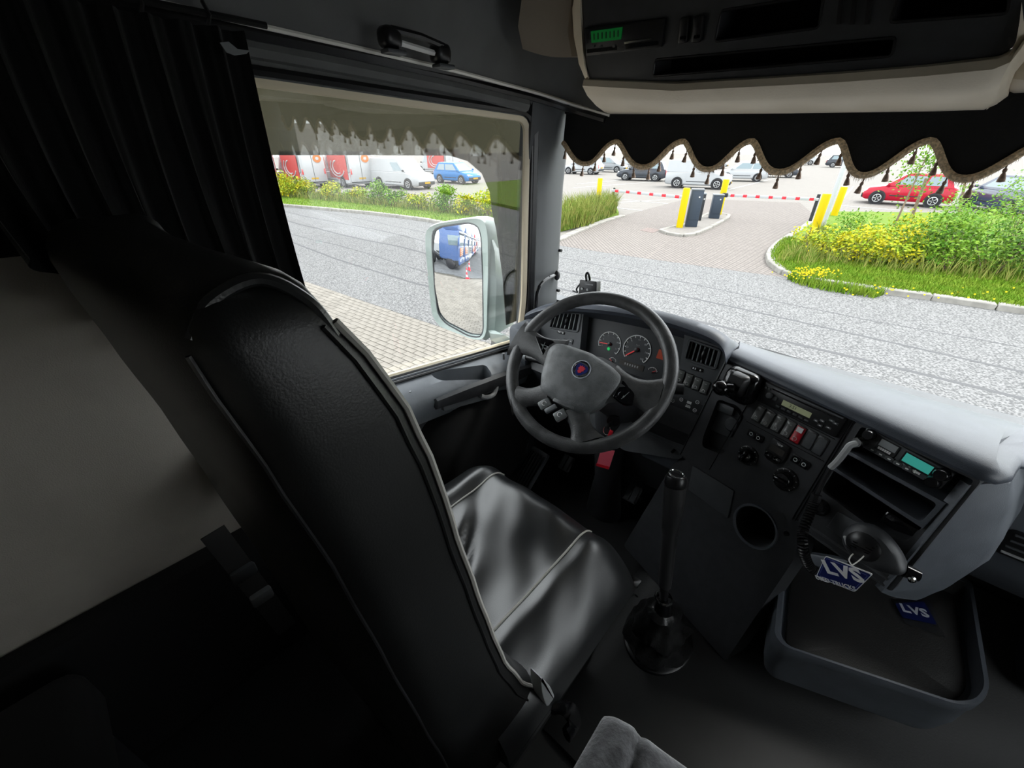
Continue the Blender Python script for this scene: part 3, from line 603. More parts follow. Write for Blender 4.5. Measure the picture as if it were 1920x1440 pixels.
# switch row
for k, (x, y) in enumerate(((1423, 776), (1441, 786), (1460, 795), (1479, 805), (1497, 815), (1518, 825), (1538, 836))):
    if k == 4: rocker(PC, Cn(x, y), 0.019, 0.040, m=red_m, name='hazard_switch', lab='red hazard switch')
    elif k > 4: rocker(PC, Cn(x, y), 0.019, 0.040, m=plastic, name='blank_switch', icon=False, hh=0.003)
    else: rocker(PC, Cn(x, y), 0.019, 0.040, m=mat('satin_switch', (0.14, 0.145, 0.14), 0.22))
u, v = Cn(1502, 806); MB(PC).box((u, v, 0.0058), (0.013, 0.012, 0.001)).build('hazard_window', white, dash)
# small paired buttons
for (x, y) in ((1417, 817), (1501, 866)):
    u, v = Cn(x, y); pl_ = MB(PC).prism(rrect(u, v, 0.042, 0.020, 0.004, 3), -0.001, 0.003, bevel=0.001).build('button_pair', black, dash)
    for s in (-1, 1):
        MB(PC).prism(rrect(u+s*0.0095, v, 0.017, 0.016, 0.002, 2), 0.002, 0.005, bevel=0.001).build('push_button', gloss, pl_)
        MB(PC).tube([Vector((u+s*0.0095+0.004*math.cos(a), v+0.004*math.sin(a), 0.0052)) for a in [2*math.pi*k/8 for k in range(8)]], 0.0007, 4, closed=True).build('button_icon', white, pl_)
def knob(x, y, r, ang, nm):
    u, v = Cn(x, y); d_ = MB(PC).lathe([(r*1.15, -0.001), (r*1.15, 0.003), (r*1.02, 0.0045), (r*0.98, 0.003)], (u, v, 0), n=32).build('knob_collar', black, dash)
    k_ = MB(PC).lathe([(r*0.80, 0.002), (r*0.74, 0.016), (r*0.66, 0.019), (r*0.3, 0.0195), (0.0005, 0.0195)], (u, v, 0), n=24).build(nm, gloss, dash)
    MB(PC).box((u, v, 0.021), (r*1.35, r*0.40, 0.010), r=0.003, rot=Matrix.Rotation(R(ang), 4, 'Z')).build('knob_grip', gloss, k_)
    for q in range(9):
        a = R(-40+260*q/8); MB(PC).box((u+r*1.02*math.cos(a), v+r*1.02*math.sin(a), 0.0045), (0.003, 0.0012, 0.0006), rot=Matrix.Rotation(a, 4, 'Z')).build('knob_tick', white, d_)
knob(1403, 854, 0.022, 80, 'temperature_knob'); knob(1473, 899, 0.024, 5, 'fan_knob')
# small module in between
u, v = Cn(1458, 846); tm = MB(PC).prism(rpoly([(u-0.021, v+0.026), (u+0.022, v+0.026), (u+0.024, v-0.012), (u+0.014, v-0.030), (u-0.014, v-0.030), (u-0.024, v-0.012)], 0.006, 3), -0.001, 0.006, bevel=0.002).build('climate_module', black, dash)
MB(PC).prism(rrect(u, v+0.003, 0.034, 0.016, 0.003, 2), 0.005, 0.0065).build('module_display', lcd_off, tm)
text('TEMP', 0.0062, white, PC @ T(Vector((u, v+0.018, 0.0066))), tm, 'module_print')
for s, tx in ((-1, '-'), (1, '+')):
    MB(PC).prism(rrect(u+s*0.0105, v-0.017, 0.018, 0.013, 0.003, 2), 0.005, 0.008, bevel=0.001).build('module_button', gloss, tm)
    text(tx, 0.010, white, PC @ T(Vector((u+s*0.0105, v-0.017, 0.0083))), tm, 'module_print')
# -- shelf frame, lower bits of the radio section
shq = CP(((1590, 843), (1776, 943), (1732, 990), (1561, 879)), 0.0)
shf = MB(PC).prism(shq, -0.12, 0.006, bevel=0.001).build('shelf_frame', slate, dash, label='light slate grey open shelf frame')
inn = [bil(shq, s, t) for s, t in ((0.015, 0.13), (0.955, 0.13), (0.955, 0.87), (0.015, 0.87))]
cut(shf, MB(PC).prism(rpoly(inn, 0.008, 3), -0.112, 0.05))
MB(PC).prism(inn, -0.1118, -0.108).build('shelf_back', voidm, dash)
u, v = Cn(1539, 950); lg = MB(PC).lathe([(0.019, -0.002), (0.019, 0.006), (0.015, 0.009), (0.013, 0.006), (0.012, 0.002), (0.001, 0.002)], (u, v, 0), n=24).build('lighter_socket', gloss, dash)
cv = CP(((1573, 958), (1644, 996), (1605, 1030), (1553, 986)))
MB(PC).prism(rpoly(cv, 0.004, 3), 0.0, 0.006, bevel=0.002).build('blank_cover', plastic, dash)
for a, b in (((1500, 986), (1660, 1098)), ((1508, 978), (1665, 1085)), ((1552, 985), (1640, 1045))):
    p, q = Cn(*a), Cn(*b); MB(PC).tube([Vector((*p, 0.003)), Vector((*q, 0.003))], 0.003, 6).build('lower_rail', plastic, dash)
MB(PC).box((*Cn(1690, 985, -0.05), -0.07), (0.06, 0.03, 0.06), r=0.006).build('gloss_module', gloss, dash)
# -- dash top over the console, wrapping round its right end
n = PC.col[2].to_3d(); n2 = Vector((n.x, n.y, 0)).normalized(); stn = []
for k in range(21):
    u = -0.212+0.500*k/20; stn.append((PC @ Vector((u, 0.028, 0.0)), n2, Vector((-0.40+0.55*k/20, 1.372, 0.757))))
for (x, y, z, nx, ny, bx) in ((0.132, 0.934, 0.834, 0.2, -0.98, 0.18), (0.148, 0.962, 0.830, 0.7, -0.7, 0.20), (0.156, 1.0, 0.824, 0.95, -0.3, 0.22), (0.172, 1.06, 0.812, 0.9, -0.42, 0.25), (0.215, 1.115, 0.795, 0.5, -0.86, 0.30), (0.35, 1.145, 0.78, 0.1, -1, 0.40), (0.7, 1.15, 0.775, 0, -1, 0.72), (1.1, 1.15, 0.77, 0, -1, 1.1)):
    stn.append((Vector((x, y, z)), Vector((nx, ny, 0)).normalized(), Vector((bx, 1.372, 0.757))))
st = []
for A0, nn, b in stn:
    f_ = lambda v, h: A0+nn*h-nn*(v*0.25)+Vector((0, 0, v))
    q = f_(0.017, -0.03)
    st.append([f_(-0.012, -0.03), f_(-0.010, 0.003), f_(-0.004, 0.007), f_(0.006, 0.006), f_(0.013, -0.004)] + [q*(1-t)+b*t+Vector((0, 0, 0.020*math.sin(math.pi*t))) for t in (0, 0.2, 0.4, 0.6, 0.8, 1.0)] + [b+Vector((0, 0, -0.05)), f_(-0.03, -0.10)])
MB().loft(st).build('dash_top', dashtop_m, dash)
# -- rounded housing wall at the right end of the radio section
rings = []
for k in range(19):
    z = 0.812-0.345*k/18; v = (z-PCO.z)/math.cos(tc_)
    xr = interp([(0.40, 0.135), (0.44, 0.157), (0.5, 0.178), (0.56, 0.197), (0.62, 0.210), (0.68, 0.205), (0.75, 0.186), (0.84, 0.150)], z)
    ul = 0.272
    ve = max(v, (0.555-PCO.z)/math.cos(tc_)); e0 = PC @ Vector((ul, ve, -0.002)); e1 = PC @ Vector((ul+0.014, ve, 0.006)); e3 = Vector((xr, 1.0, z)); em_ = (e1+e3)*0.5+n2*0.018; e4 = Vector((xr+0.015, 1.06, z)); e5 = Vector((xr+0.035, 1.13, z))
    rings.append([e0, e1, e1*0.7+e3*0.3+n2*0.012, em_*1.0, e1*0.25+e3*0.75+Vector((0.012, -0.006, 0)), e3+Vector((0.004, 0.01, 0)), e4, e5, Vector((max(e0.x+0.05, xr-0.03), 1.04, max(z, 0.50)))])
MB().loft(rings).build('housing_end', slate, dash)
# -- passenger side of the dashboard
pp = [(1.372, 0.73), (1.22, 0.73), (1.16, 0.72), (1.135, 0.62), (1.15, 0.50), (1.21, 0.42), (1.37, 0.40)]
ps = MB().loft([[Vector((x, y, z)) for y, z in pp] for x in (0.19, 0.5, 0.8, 1.1)]).build('passenger_panel', slate, dash)
pvc = AY(1915, 1025, 1.135); PV = frame(pvc, (1, 0, 0), (0, 0.05, 1))
MB(PV).prism(rrect(0.03, 0, 0.12, 0.065, 0.01, 3), -0.01, 0.004).build('vent_bezel', black, dash)
for k in range(4): MB(PV).box((0.03, -0.024+0.016*k, 0.006), (0.10, 0.003, 0.006)).build('vent_slat', lightgrey if k == 0 else plastic, dash)
MB().box((0.76, 1.26, 0.30), (0.66, 0.20, 0.20), r=0.03).build('glove_compartment', panel_m, dash)
# -- lower centre panel with a round cup recess and a lidded door
PL = PC @ T(Vector((0, 0, -0.045)))
lp = MB(PL).prism(rpoly([on(PL, 1276, 846), on(PL, 1502, 980), on(PL, 1488, 1050), (0.13, -0.75), (-0.30, -0.75)], 0.01, 3), -0.09, 0.0).build('lower_centre_panel', panel_m, dash)
u, v = on(PL, 1415, 987); cut(lp, MB(PL).lathe([(0.050, -0.08), (0.054, 0.03)], (u, v, 0), n=32))
MB(PL).lathe([(0.050, -0.0798), (0.001, -0.0798), (0.001, -0.078), (0.0498, -0.078)], (u, v, 0), n=32).build('cup_recess', voidm, dash)
MB(PL).tube([Vector((u+0.055*math.cos(a), v+0.055*math.sin(a), 0.0)) for a in [2*math.pi*k/32 for k in range(32)]], 0.004, 6, closed=True).build('cup_rim', slate, dash)
MB(PL).prism(rpoly([on(PL, *p) for p in ((1300, 872), (1378, 920), (1366, 972), (1292, 918))], 0.004, 3), -0.001, 0.005, bevel=0.002).build('fuse_door', plastic, dash)
MB(PL).lathe([(0.007, -0.001), (0.006, 0.003), (0.001, 0.003)], (*on(PL, 1475, 1000), 0), n=12).build('panel_bolt', black, dash)
# -- knee panels below the binnacle
MB().loft([[Vector((x, y, z)) for y, z in ((1.12, 0.66), (1.06, 0.585), (1.10, 0.44), (1.20, 0.20), (1.37, 0.20), (1.37, 0.66))] for x in (-1.09, -0.75, -0.40, -0.30)]).build('knee_panel', panel_m, dash)
kp = AY(1236, 850, 1.06); MB().box(kp+Vector((0, 0.035, 0)), (0.13, 0.05, 0.11), r=0.012).build('knee_cover', slate, dash)
MB().cyl(AY(1262, 846, 1.06)-Vector((0, 0.006, 0)), AY(1262, 846, 1.06)+Vector((0, 0.02, 0)), 0.005, n=10).build('panel_bolt', black, dash)
MB().box((-1.055, 1.14, 0.66), (0.09, 0.20, 0.16), r=0.02).build('dash_end_block', slate, dash)
# ================================================================== STEERING WHEEL
wc = Vector((-0.633, 0.852, 0.80)); A_ = R(43); B_ = R(7)
wn = Vector((math.sin(B_), -math.sin(A_)*math.cos(B_), math.cos(A_)*math.cos(B_)))
PW0 = frame(wc, Vector((0, 1, 0)).cross(wn) if False else Vector((1, 0, -wn.x/wn.z)), Vector((0, 1, 1)))
if PW0.col[2].to_3d().dot(wn) < 0: raise SystemExit('wheel frame')
def Wp(x, y, h=0.0): return on(PW, x, y, h)
PW = frame(wc, PW0.col[0].to_3d(), wn.cross(PW0.col[0].to_3d()))
sw = thing('steering_wheel', 'black leather truck steering wheel with crest on the hub', 'steering wheel', wc)
RR = 0.2135
MB(PW).tube([Vector((RR*math.cos(a), RR*math.sin(a), 0)) for a in [2*math.pi*k/72 for k in range(72)]], 0.0185, 14, closed=True, flat=0.92).build('rim', wheel_m, sw)
pad_px = [(1028, 652), (1042, 643), (1060, 645), (1110, 662), (1150, 688), (1167, 706), (1164, 722), (1145, 742), (1118, 766), (1090, 776), (1065, 768), (1030, 745), (1012, 732), (1014, 700)]
pp_ = rpoly([Wp(*p, 0.02) for p in pad_px], 0.012, 3)
pcx = sum(p[0] for p in pp_)/len(pp_); pcy = sum(p[1] for p in pp_)/len(pp_)
def sp_(s, h): return [Vector((pcx+(p[0]-pcx)*s, pcy+(p[1]-pcy)*s, h)) for p in pp_]
MB(PW).loft([sp_(0.72, -0.045), sp_(0.96, -0.02), sp_(1.0, 0.0), sp_(1.0, 0.012), sp_(0.985, 0.020), sp_(0.94, 0.027), sp_(0.8, 0.033), sp_(0.5, 0.037), sp_(0.15, 0.038)]).build('hub_pad', pad_m, sw)
def spoke(p0, p1, w0, w1, m, nm, h0=0.004, h1=0.0, th=0.014):
    a = Vector((*Wp(*p0), 0)); b = Vector((*Wp(*p1), 0)); d = (b-a).normalized(); e = Vector((-d.y, d.x, 0)); rings = []
    for k in range(9):
        t = k/8; c = a.lerp(b, t); w = w0+(w1-w0)*t; w = w*(1-0.35*math.sin(math.pi*t)) + (0.02*t**4); hh = h0+(h1-h0)*t
        rings.append([c+e*(w/2)*math.cos(q)+Vector((0, 0, hh+th*math.sin(q))) for q in [2*math.pi*i/12 for i in range(12)]])
    return MB(PW).loft(rings).build(nm, m, sw)
spoke((1050, 670), (970, 634), 0.11, 0.10, wheel_m, 'spoke', 0.006, 0.0, 0.018)
spoke((1145, 722), (1238, 748), 0.11, 0.10, wheel_m, 'spoke', 0.006, 0.0, 0.018)
spoke((1030, 742), (962, 748), 0.085, 0.075, wheel_m, 'spoke', 0.004, 0.0, 0.016)
spoke((1080, 768), (1098, 830), 0.085, 0.08, wheel_m, 'spoke', 0.004, 0.0, 0.016)
MB(PW).prism(rpoly([Wp(*p, 0.018) for p in ((1003, 630), (1040, 640), (1030, 652), (1018, 668), (1012, 655))], 0.006, 3), 0.0, 0.022, bevel=0.003).build('button_pod', gloss, sw)
MB(PW).prism(rpoly([Wp(*p, 0.018) for p in ((1168, 712), (1190, 738), (1186, 757), (1170, 758), (1148, 745))], 0.006, 3), 0.0, 0.022, bevel=0.003).build('button_pod', gloss, sw)
for p0, p1 in (((1022, 642), (1016, 656)), ((1032, 646), (1024, 660)), ((1180, 735), (1165, 748)), ((1014, 645), (1030, 651))):
    a, b = Wp(*p0, 0.022), Wp(*p1, 0.022); MB(PW).tube([Vector((*a, 0.0222)), Vector((*b, 0.0222))], 0.0008, 4).build('button_gap', midgrey, sw)
for x, y, tx in ((1017, 648, '<'), (1026, 652, '>'), (1161, 737, '('), (1170, 743, 'x'), (1156, 742, '.')):
    text(tx, 0.011, lightgrey, PW @ T(Vector((*Wp(x, y, 0.022), 0.0224))), sw, 'button_symbol')
for c, sy in (((1021, 757), 'R'), ((1032, 766), ''), ((1050, 778), 'Z')):
    u, v = Wp(*c, 0.016); b_ = MB(PW).box((u, v, 0.012), (0.026 if sy else 0.014, 0.034, 0.014), r=0.004, rot=Matrix.Rotation(R(-28), 4, 'Z')).build('spoke_button', midgrey if not sy else mat('silver_button', (0.16, 0.17, 0.17), 0.3), sw)
    if sy: MB(PW).tube([Vector((u+0.006*math.cos(a), v+0.006*math.sin(a), 0.0195)) for a in [R(40+270*k/9) for k in range(10)]], 0.0009, 4).build('button_symbol', white, b_)
a, b = Wp(1036, 748, 0.03), Wp(1076, 765, 0.03); an = math.atan2(b[1]-a[1], b[0]-a[0])
MB(PW).box(((a[0]+b[0])/2, (a[1]+b[1])/2, 0.026), (0.062, 0.010, 0.008), r=0.003, rot=Matrix.Rotation(an, 4, 'Z')).build('name_strip', pad_m, sw)
text('SCANIA', 0.0085, mat('embossed_grey', (0.13, 0.135, 0.14), 0.4), PW @ T(Vector(((a[0]+b[0])/2, (a[1]+b[1])/2, 0.0302))) @ Matrix.Rotation(an, 4, 'Z'), sw, 'embossed_letters')
# crest
eu, ev = Wp(1090, 693, 0.037); ER = T(Vector((eu, ev, 0.0375))) @ Matrix.Rotation(R(-6), 4, 'Z')
em = MB(PW @ ER).lathe([(0.0255, -0.002), (0.0255, 0.0015), (0.0235, 0.002), (0.0235, -0.002)], n=32).build('crest_ring', mat('crest_silver', (0.55, 0.60, 0.66), 0.3), sw, label='silver ring of the round hub crest')
for k in range(3):
    a = R(90+120*k); MB(PW @ ER).tube([Vector((0.0215*math.cos(a+q), 0.0215*math.sin(a+q), 0.001)) for q in (-0.7, -0.35, 0, 0.35, 0.7)], 0.0022, 6).build('crest_loop', chrome, em)
sh = []
for k in range(24):
    a = 2*math.pi*k/24; r = 0.0165*(1+0.13*math.cos(3*(a+math.pi/2)))
    sh.append((r*math.cos(a), r*math.sin(a)))
MB(PW @ ER).prism(sh, -0.001, 0.0015).build('crest_shield', mat('crest_navy', (0.015, 0.03, 0.18), 0.35), em)
gp_ = [(-0.007, 0.003), (-0.0095, 0.008), (-0.0045, 0.0065), (-0.003, 0.011), (0.0, 0.007), (0.003, 0.011), (0.0045, 0.0065), (0.0095, 0.008), (0.007, 0.003), (0.009, -0.002), (0.005, -0.003), (0.006, -0.008), (0.0, -0.0125), (-0.006, -0.008), (-0.005, -0.003), (-0.009, -0.002)]
MB(PW @ ER).prism(gp_, 0.001, 0.0024).build('crest_figure', mat('crest_red', (0.75, 0.05, 0.08), 0.4), em)
# ---- steering column
col = thing('steering_column', 'dark steering column with stalks below the wheel', 'steering column', (-0.62, 1.08, 0.0))
ax0 = wc-wn*0.035; ax1 = Vector((-0.63, 1.12, 0.56))
def ringat(c, d, a, b, n=20):
    d = d.normalized(); e1 = Vector((1, 0, 0)); e1 = (e1-d*e1.dot(d)).normalized(); e2 = d.cross(e1)
    return [c+e1*a*math.cos(q)+e2*b*math.sin(q) for q in [2*math.pi*k/n for k in range(n)]]
MB().loft([ringat(ax0.lerp(ax1, t), ax1-ax0, a, b) for t, a, b in ((0.0, 0.05, 0.045), (0.12, 0.075, 0.062), (0.3, 0.085, 0.07), (0.7, 0.08, 0.07), (1.0, 0.075, 0.07))]).build('column_shroud', panel_m, col)
MB().loft([ringat(Vector((-0.66, y, z)), Vector((0, 0.25, -1)), a, b) for y, z, a, b in ((1.09, 0.58, 0.06, 0.06), (1.11, 0.4, 0.055, 0.055), (1.14, 0.2, 0.05, 0.05), (1.15, 0.0, 0.075, 0.06))]).build('column_leg', panel_m, col)
ls0 = wc-wn*0.075+Vector((-0.04, 0.01, 0)); ls1 = AY(972, 664, 0.93)
MB().tube([ls0, ls0.lerp(ls1, 0.35), ls1], [0.010, 0.012, 0.013], 10).build('stalk', black, col)
d_ = (ls1-ls0).normalized()
MB().tube([ls1-d_*0.045, ls1-d_*0.03], 0.0145, 12).build('stalk_ring', midgrey, col)
MB().tube([ls1-d_*0.008, ls1-d_*0.002], 0.0138, 12).build('stalk_ring', lightgrey, col)
rs0 = wc-wn*0.075+Vector((0.04, 0.01, 0)); rs1 = AY(1283, 730, 0.97)
MB().tube([rs0, rs0.lerp(rs1, 0.4), rs0.lerp(rs1, 0.75), rs1], [0.010, 0.013, 0.017, 0.015], 10).build('stalk', black, col)
MB().tube([rs0.lerp(rs1, 0.68), rs0.lerp(rs1, 0.74)], 0.0178, 12).build('stalk_ring', midgrey, col)
ig = AY(1150, 790, 0.98)
MB().tube([ig+Vector((-0.03, 0.05, 0.0)), ig], [0.022, 0.02], 14).build('ignition_lock', black, col)
# key with red tag
kt = thing('ignition_key', 'ignition key with a red plastic tag hanging under the wheel', 'key', ig+Vector((0, -0.01, -0.10)))
MB().box(ig+Vector((0.002, -0.022, 0.0)), (0.006, 0.028, 0.020), r=0.002).build('key_head', black, kt)
MB().tube([ig+Vector((0.012*math.cos(a), -0.034+0.004*math.sin(a), -0.016+0.014*math.sin(a))) for a in [2*math.pi*k/16 for k in range(16)]], 0.0012, 6, closed=True).build('key_ring', chrome, kt)
t0 = AY(1146, 805, 0.945); t1 = AY(1137, 842, 0.945)
MB().box((t0+AY(1143, 822, 0.945))*0.5, (0.012, 0.007, 0.030), r=0.003, rot=Matrix.Rotation(R(12), 4, 'Y')).build('red_clip', red_m, kt)
tq = [AY(x, y, 0.94) for x, y in ((1127, 843), (1153, 845), (1142, 879), (1118, 872))]
MB().loft([[p for p in tq], [p+Vector((0.001, -0.0025, 0)) for p in tq]]).build('red_tag', redclear, kt, smooth=False)
MB().loft([[p+Vector((0, -0.0027, 0)) for p in (tq[2]*0.85+tq[1]*0.15, tq[2], tq[3], tq[3]*0.85+tq[0]*0.15)], [p+Vector((0, -0.004, 0)) for p in (tq[2]*0.85+tq[1]*0.15, tq[2], tq[3], tq[3]*0.85+tq[0]*0.15)]]).build('tag_edge', red_m, kt, smooth=False)

# ================================================================== PEDALS, FLOOR
for nm, lb, c, sz, rx in (('accelerator_pedal', 'ribbed accelerator pedal on the floor nearest the column', (988, 892), (0.085, 0.03, 0.24), 50), ('brake_pedal', 'small dark pedal right of the steering column', (1185, 925), (0.06, 0.02, 0.07), 45), ('clutch_pedal', 'small dark pedal under the left side of the wheel rim', (1062, 868), (0.055, 0.02, 0.07), 45)):
    p = AZ(*c, 0.14); pd = thing(nm, lb, 'pedal', (p.x, p.y, 0.0)); rot = Matrix.Rotation(R(-rx), 4, 'X')
    MB().box(p, sz, r=0.008, rot=rot).build('pedal_pad', plastic, pd)
    MB().tube([p+Vector((0, 0.02, 0)), Vector((p.x, p.y+0.08, 0.05)), Vector((p.x, p.y+0.1, 0.0))], 0.008, 8).build('pedal_arm', black, pd)
    n_ = 6 if 'acc' in nm else 3
    for k in range(n_):
        off = rot @ Vector((-sz[0]*0.4+sz[0]*0.8*k/(n_-1), -sz[1]*0.5, 0)); MB().box(p+off, (0.006, 0.006, sz[2]*0.85), r=0.002, rot=rot).build('pedal_rib', black, pd)
# raised tunnel mat under the lever
tn = MB().loft([[Vector((x0, y, 0.0)), Vector((x0+0.04, y, z*0.8)), Vector((x0+0.10, y, z)), Vector((0.55, y, z)), Vector((0.66, y, 0.0))] for y, z, x0 in ((0.40, 0.02, -0.40), (0.55, 0.035, -0.42), (0.8, 0.05, -0.42), (1.0, 0.07, -0.42), (1.15, 0.16, -0.42), (1.33, 0.30, -0.42))])
tag(tn.build('tunnel_mat', floor_m), 'black rubber mat over the engine tunnel beneath the gear lever', 'floor mat')
# ================================================================== GEAR LEVER
g0 = Vector((-0.262, 0.80, 0.02))
lt = AZ(1267, 903, 0.60); lm1 = AZ(1256, 1000, 0.47); lm2 = AZ(1246, 1100, 0.33); lb_ = AZ(1243, 1140, 0.27)
gl = thing('gear_lever', 'tall black gear lever with leather gaiter on the floor', 'gear lever', (lb_.x, lb_.y, 0.04))
ld = (lt-lb_).normalized()
MB().tube([lb_, lm2], 0.011, 12).build('lever_shaft', black, gl)
MB().tube([lm2, lm2+ld*0.012, lm1, lm1+ld*0.002, lt-ld*0.05, lt-ld*0.012], [0.0150, 0.0165, 0.0185, 0.0200, 0.0255, 0.0262], 16).build('lever_grip', mat('lever_grip_rubber', (0.03, 0.03, 0.031), 0.32), gl)
MB().tube([lt-ld*0.014, lt-ld*0.006, lt+ld*0.010, lt+ld*0.016], [0.024, 0.0262, 0.0262, 0.023], 16).build('knob_socket', black, gl)
MB().tube([lt+ld*0.0165+Vector((0.018*math.cos(a), 0.015*math.sin(a), 0.004)) for a in [2*math.pi*k/14 for k in range(14)]], 0.0022, 6, closed=True).build('bare_metal_rim', chrome, gl, label='shiny metal rim on the open lever top')
MB().tube([lt+ld*0.002+Vector((-0.02, -0.012, 0)), lt+ld*0.004+Vector((0.0, -0.022, 0)), lt+ld*0.004+Vector((0.02, -0.012, 0))], 0.003, 6).build('knob_clip', chrome, gl)
MB().tube([lb_-ld*0.01, lb_+ld*0.03], [0.024, 0.019], 14).build('gaiter_neck', gloss, gl)
MB().tube([lb_+ld*0.03+Vector((0.021*math.cos(a), 0.021*math.sin(a), 0)) for a in [2*math.pi*k/14 for k in range(14)]], 0.003, 6, closed=True).build('gaiter_clamp', chrome, gl)
gb = [AZ(*p, 0.045) for p in ((1157, 1180), (1250, 1115), (1302, 1190), (1225, 1300))]
gc = sum(gb, Vector())/4
random.seed(3); rings = []
N_ = 40
def gbase(a): 
    d = Vector((math.cos(a), math.sin(a), 0)); return gc+Vector((d.x*0.085, d.y*0.105, 0))
for k in range(15):
    t = k/14; c = gc.lerp(lb_, t**0.8); c.z = gc.z+(lb_.z-gc.z)*t; r_ = []
    for i in range(N_):
        a = 2*math.pi*i/N_; b = gbase(a)-gc; s = (1-t)**0.55*0.84+0.20; w = 1+0.10*math.sin(5*a+4*t*3)*math.sin(math.pi*min(1, t*1.1))+0.07*math.sin(9*a-7*t)*math.sin(math.pi*t)
        r_.append(c+b*s*w*(1+0.10*math.sin(t*16+2*math.sin(a)))+Vector((0, 0, 0.006*math.sin(7*a+t*9)*math.sin(math.pi*t))))
    rings.append(r_)
MB().loft(rings).build('gaiter', mat('gaiter_leather', (0.012, 0.012, 0.012), 0.3, bump=0.35, bscale=150), gl)
MB().loft([[gc+(gbase(2*math.pi*i/N_)-gc)*s+Vector((0, 0, z)) for i in range(N_)] for s, z in ((1.15, -0.02), (1.12, 0.008), (1.02, 0.014))]).build('gaiter_frame', black, gl)
# ================================================================== DRIVER SEAT
seat = thing('driver_seat', 'black leather driver seat with pale piping seen from behind', 'seat', (-0.61, 0.35, 0.0))
FY = [(0.36, 0.40), (0.45, 0.338), (0.55, 0.292), (0.65, 0.258), (0.75, 0.237), (0.85, 0.220), (0.97, 0.201), (1.06, 0.190), (1.13, 0.174), (1.18, 0.152), (1.22, 0.128), (1.25, 0.098)]
RY = [(0.36, 0.105), (0.55, 0.092), (0.68, 0.080), (0.85, 0.064), (1.0, 0.050), (1.12, 0.033), (1.20, 0.022), (1.25, 0.020), (1.27, 0.04)]
XR = [(0.36, -0.335), (0.5, -0.335), (0.7, -0.345), (1.0, -0.362), (1.15, -0.375), (1.22, -0.385), (1.27, -0.40)]
def sect(z, ins=0.0):
    f, r, xr = interp(FY, z)-ins, interp(RY, z)+ins*0.8, interp(XR, z)-ins*1.2; xl = -1.215-xr; pts = []
    xc = (xl+xr)/2; w = (xr-xl)/2; yc = (f+r)/2; d = (f-r)/2; N = 56
    for k in range(N):
        a = 2*math.pi*k/N; ca, sa = math.cos(a), math.sin(a); e = 0.30
        x = w*math.copysign(abs(ca)**e, ca); y = d*math.copysign(abs(sa)**0.45, sa)
        if y > 0: y -= 0.035*(1-(x/w)**2)*(1 if z > 0.5 else 0.3) * min(1, d/0.05)
        if z > 0.45 and y > 0: y += 0.0
        pts.append(Vector((xc+x, yc+y+0.075*(x-w)*(1 if y < 0 else 0.3), z)))
    return pts
zs = [0.36+0.855*k/30 for k in range(31)]
rings = [sect(z) for z in zs]
for z, i in ((1.228, 0.003), (1.239, 0.009), (1.246, 0.018), (1.250, 0.030)):
    rings.append([Vector((p.x, p.y, z)) for p in sect(1.22, i)])
bk = MB().loft(rings).build('backrest', leather, seat, ang=60)
def edge(z, k): return sect(z)[k]
N = 56
fi = 4; ri = N-6
fe = [sect(z)[fi] for z in zs]; re = [sect(z)[ri] for z in zs]
MB().tube([p+Vector((0.002, 0.002, 0)) for p in fe], 0.0032, 6).build('front_piping', piping_m, bk)
ta_, tb_ = fe[-1], re[-1]
MB().tube(spline([ta_+Vector((0.001, 0.001, -0.01)), ta_+Vector((-0.002, -0.010, 0.016)), ta_.lerp(tb_, 0.4)+Vector((-0.006, 0, 0.034)), ta_.lerp(tb_, 0.75)+Vector((-0.006, 0, 0.026)), tb_+Vector((-0.002, 0.004, 0.008))], 6), 0.0042, 8).build('top_welt', leather_shiny, bk)
MB().tube([p+Vector((0.001, -0.001, 0)) for p in re], 0.0018, 6).build('rear_piping', leather_shiny, bk)
sm = [Vector((p.x, p.y, p.z)) for p in [sect(z)[2] for z in zs]]
MB().tube([p+Vector((0.001, 0, 0)) for p in sm], 0.0022, 6).build('seam', leather, bk)
# cushion
def cush(u, v):
    x = -0.885+0.57*u; y = 0.20+0.475*v
    z = 0.505
    e = max(0, abs(u-0.5)-0.30)/0.20; z -= 0.075*e**2.6 if e <= 1 else 0
    b_ = 0.010*math.exp(-((abs(u-0.5)-0.33)/0.05)**2); z += b_
    fr = max(0, v-0.80)/0.20; z -= 0.07*fr**2.5
    z += 0.022*math.exp(-((u-0.5)/0.28)**2-((v-0.88)/0.18)**2)
    # sag and wrinkles in the worn leather
    z -= 0.022*math.exp(-((u-0.50)/0.20)**2-((v-0.32)/0.24)**2)
    for (a, b, c, d, s) in ((0.38, 0.42, 0.035, 0.16, 0.010), (0.47, 0.36, 0.03, 0.15, -0.011), (0.56, 0.30, 0.04, 0.12, 0.008), (0.62, 0.62, 0.07, 0.07, -0.006), (0.30, 0.66, 0.08, 0.10, -0.007), (0.50, 0.72, 0.10, 0.10, 0.006), (0.45, 0.12, 0.05, 0.10, 0.009)):
        du = (u-a)+0.5*(v-b); dv = v-b; z += s*math.exp(-(du/c)**2-(dv/d)**2)
    z += 0.0020*math.sin(31*u+9*v)*math.sin(13*v+5*u)
    return Vector((x, y, z))
rings = []; NV = 44; NU = 60
for j in range(NV):
    v = j/(NV-1); top = [cush(i/(NU-1), v) for i in range(NU)]
    pull_ = 0.02*max(0, v-0.9)/0.1
    zb = 0.37+0.02*v
    a, b = top[0], top[-1]
    rings.append([Vector((a.x+0.03, a.y-pull_, zb)), Vector((a.x-0.006, a.y-pull_*0.5, zb+0.02))] + top + [Vector((b.x+0.008, b.y-pull_*0.5, zb+0.02)), Vector((b.x-0.03, b.y-pull_, zb))])
cu_o = MB().loft(rings).build('cushion', leather_shiny, seat, ang=70)
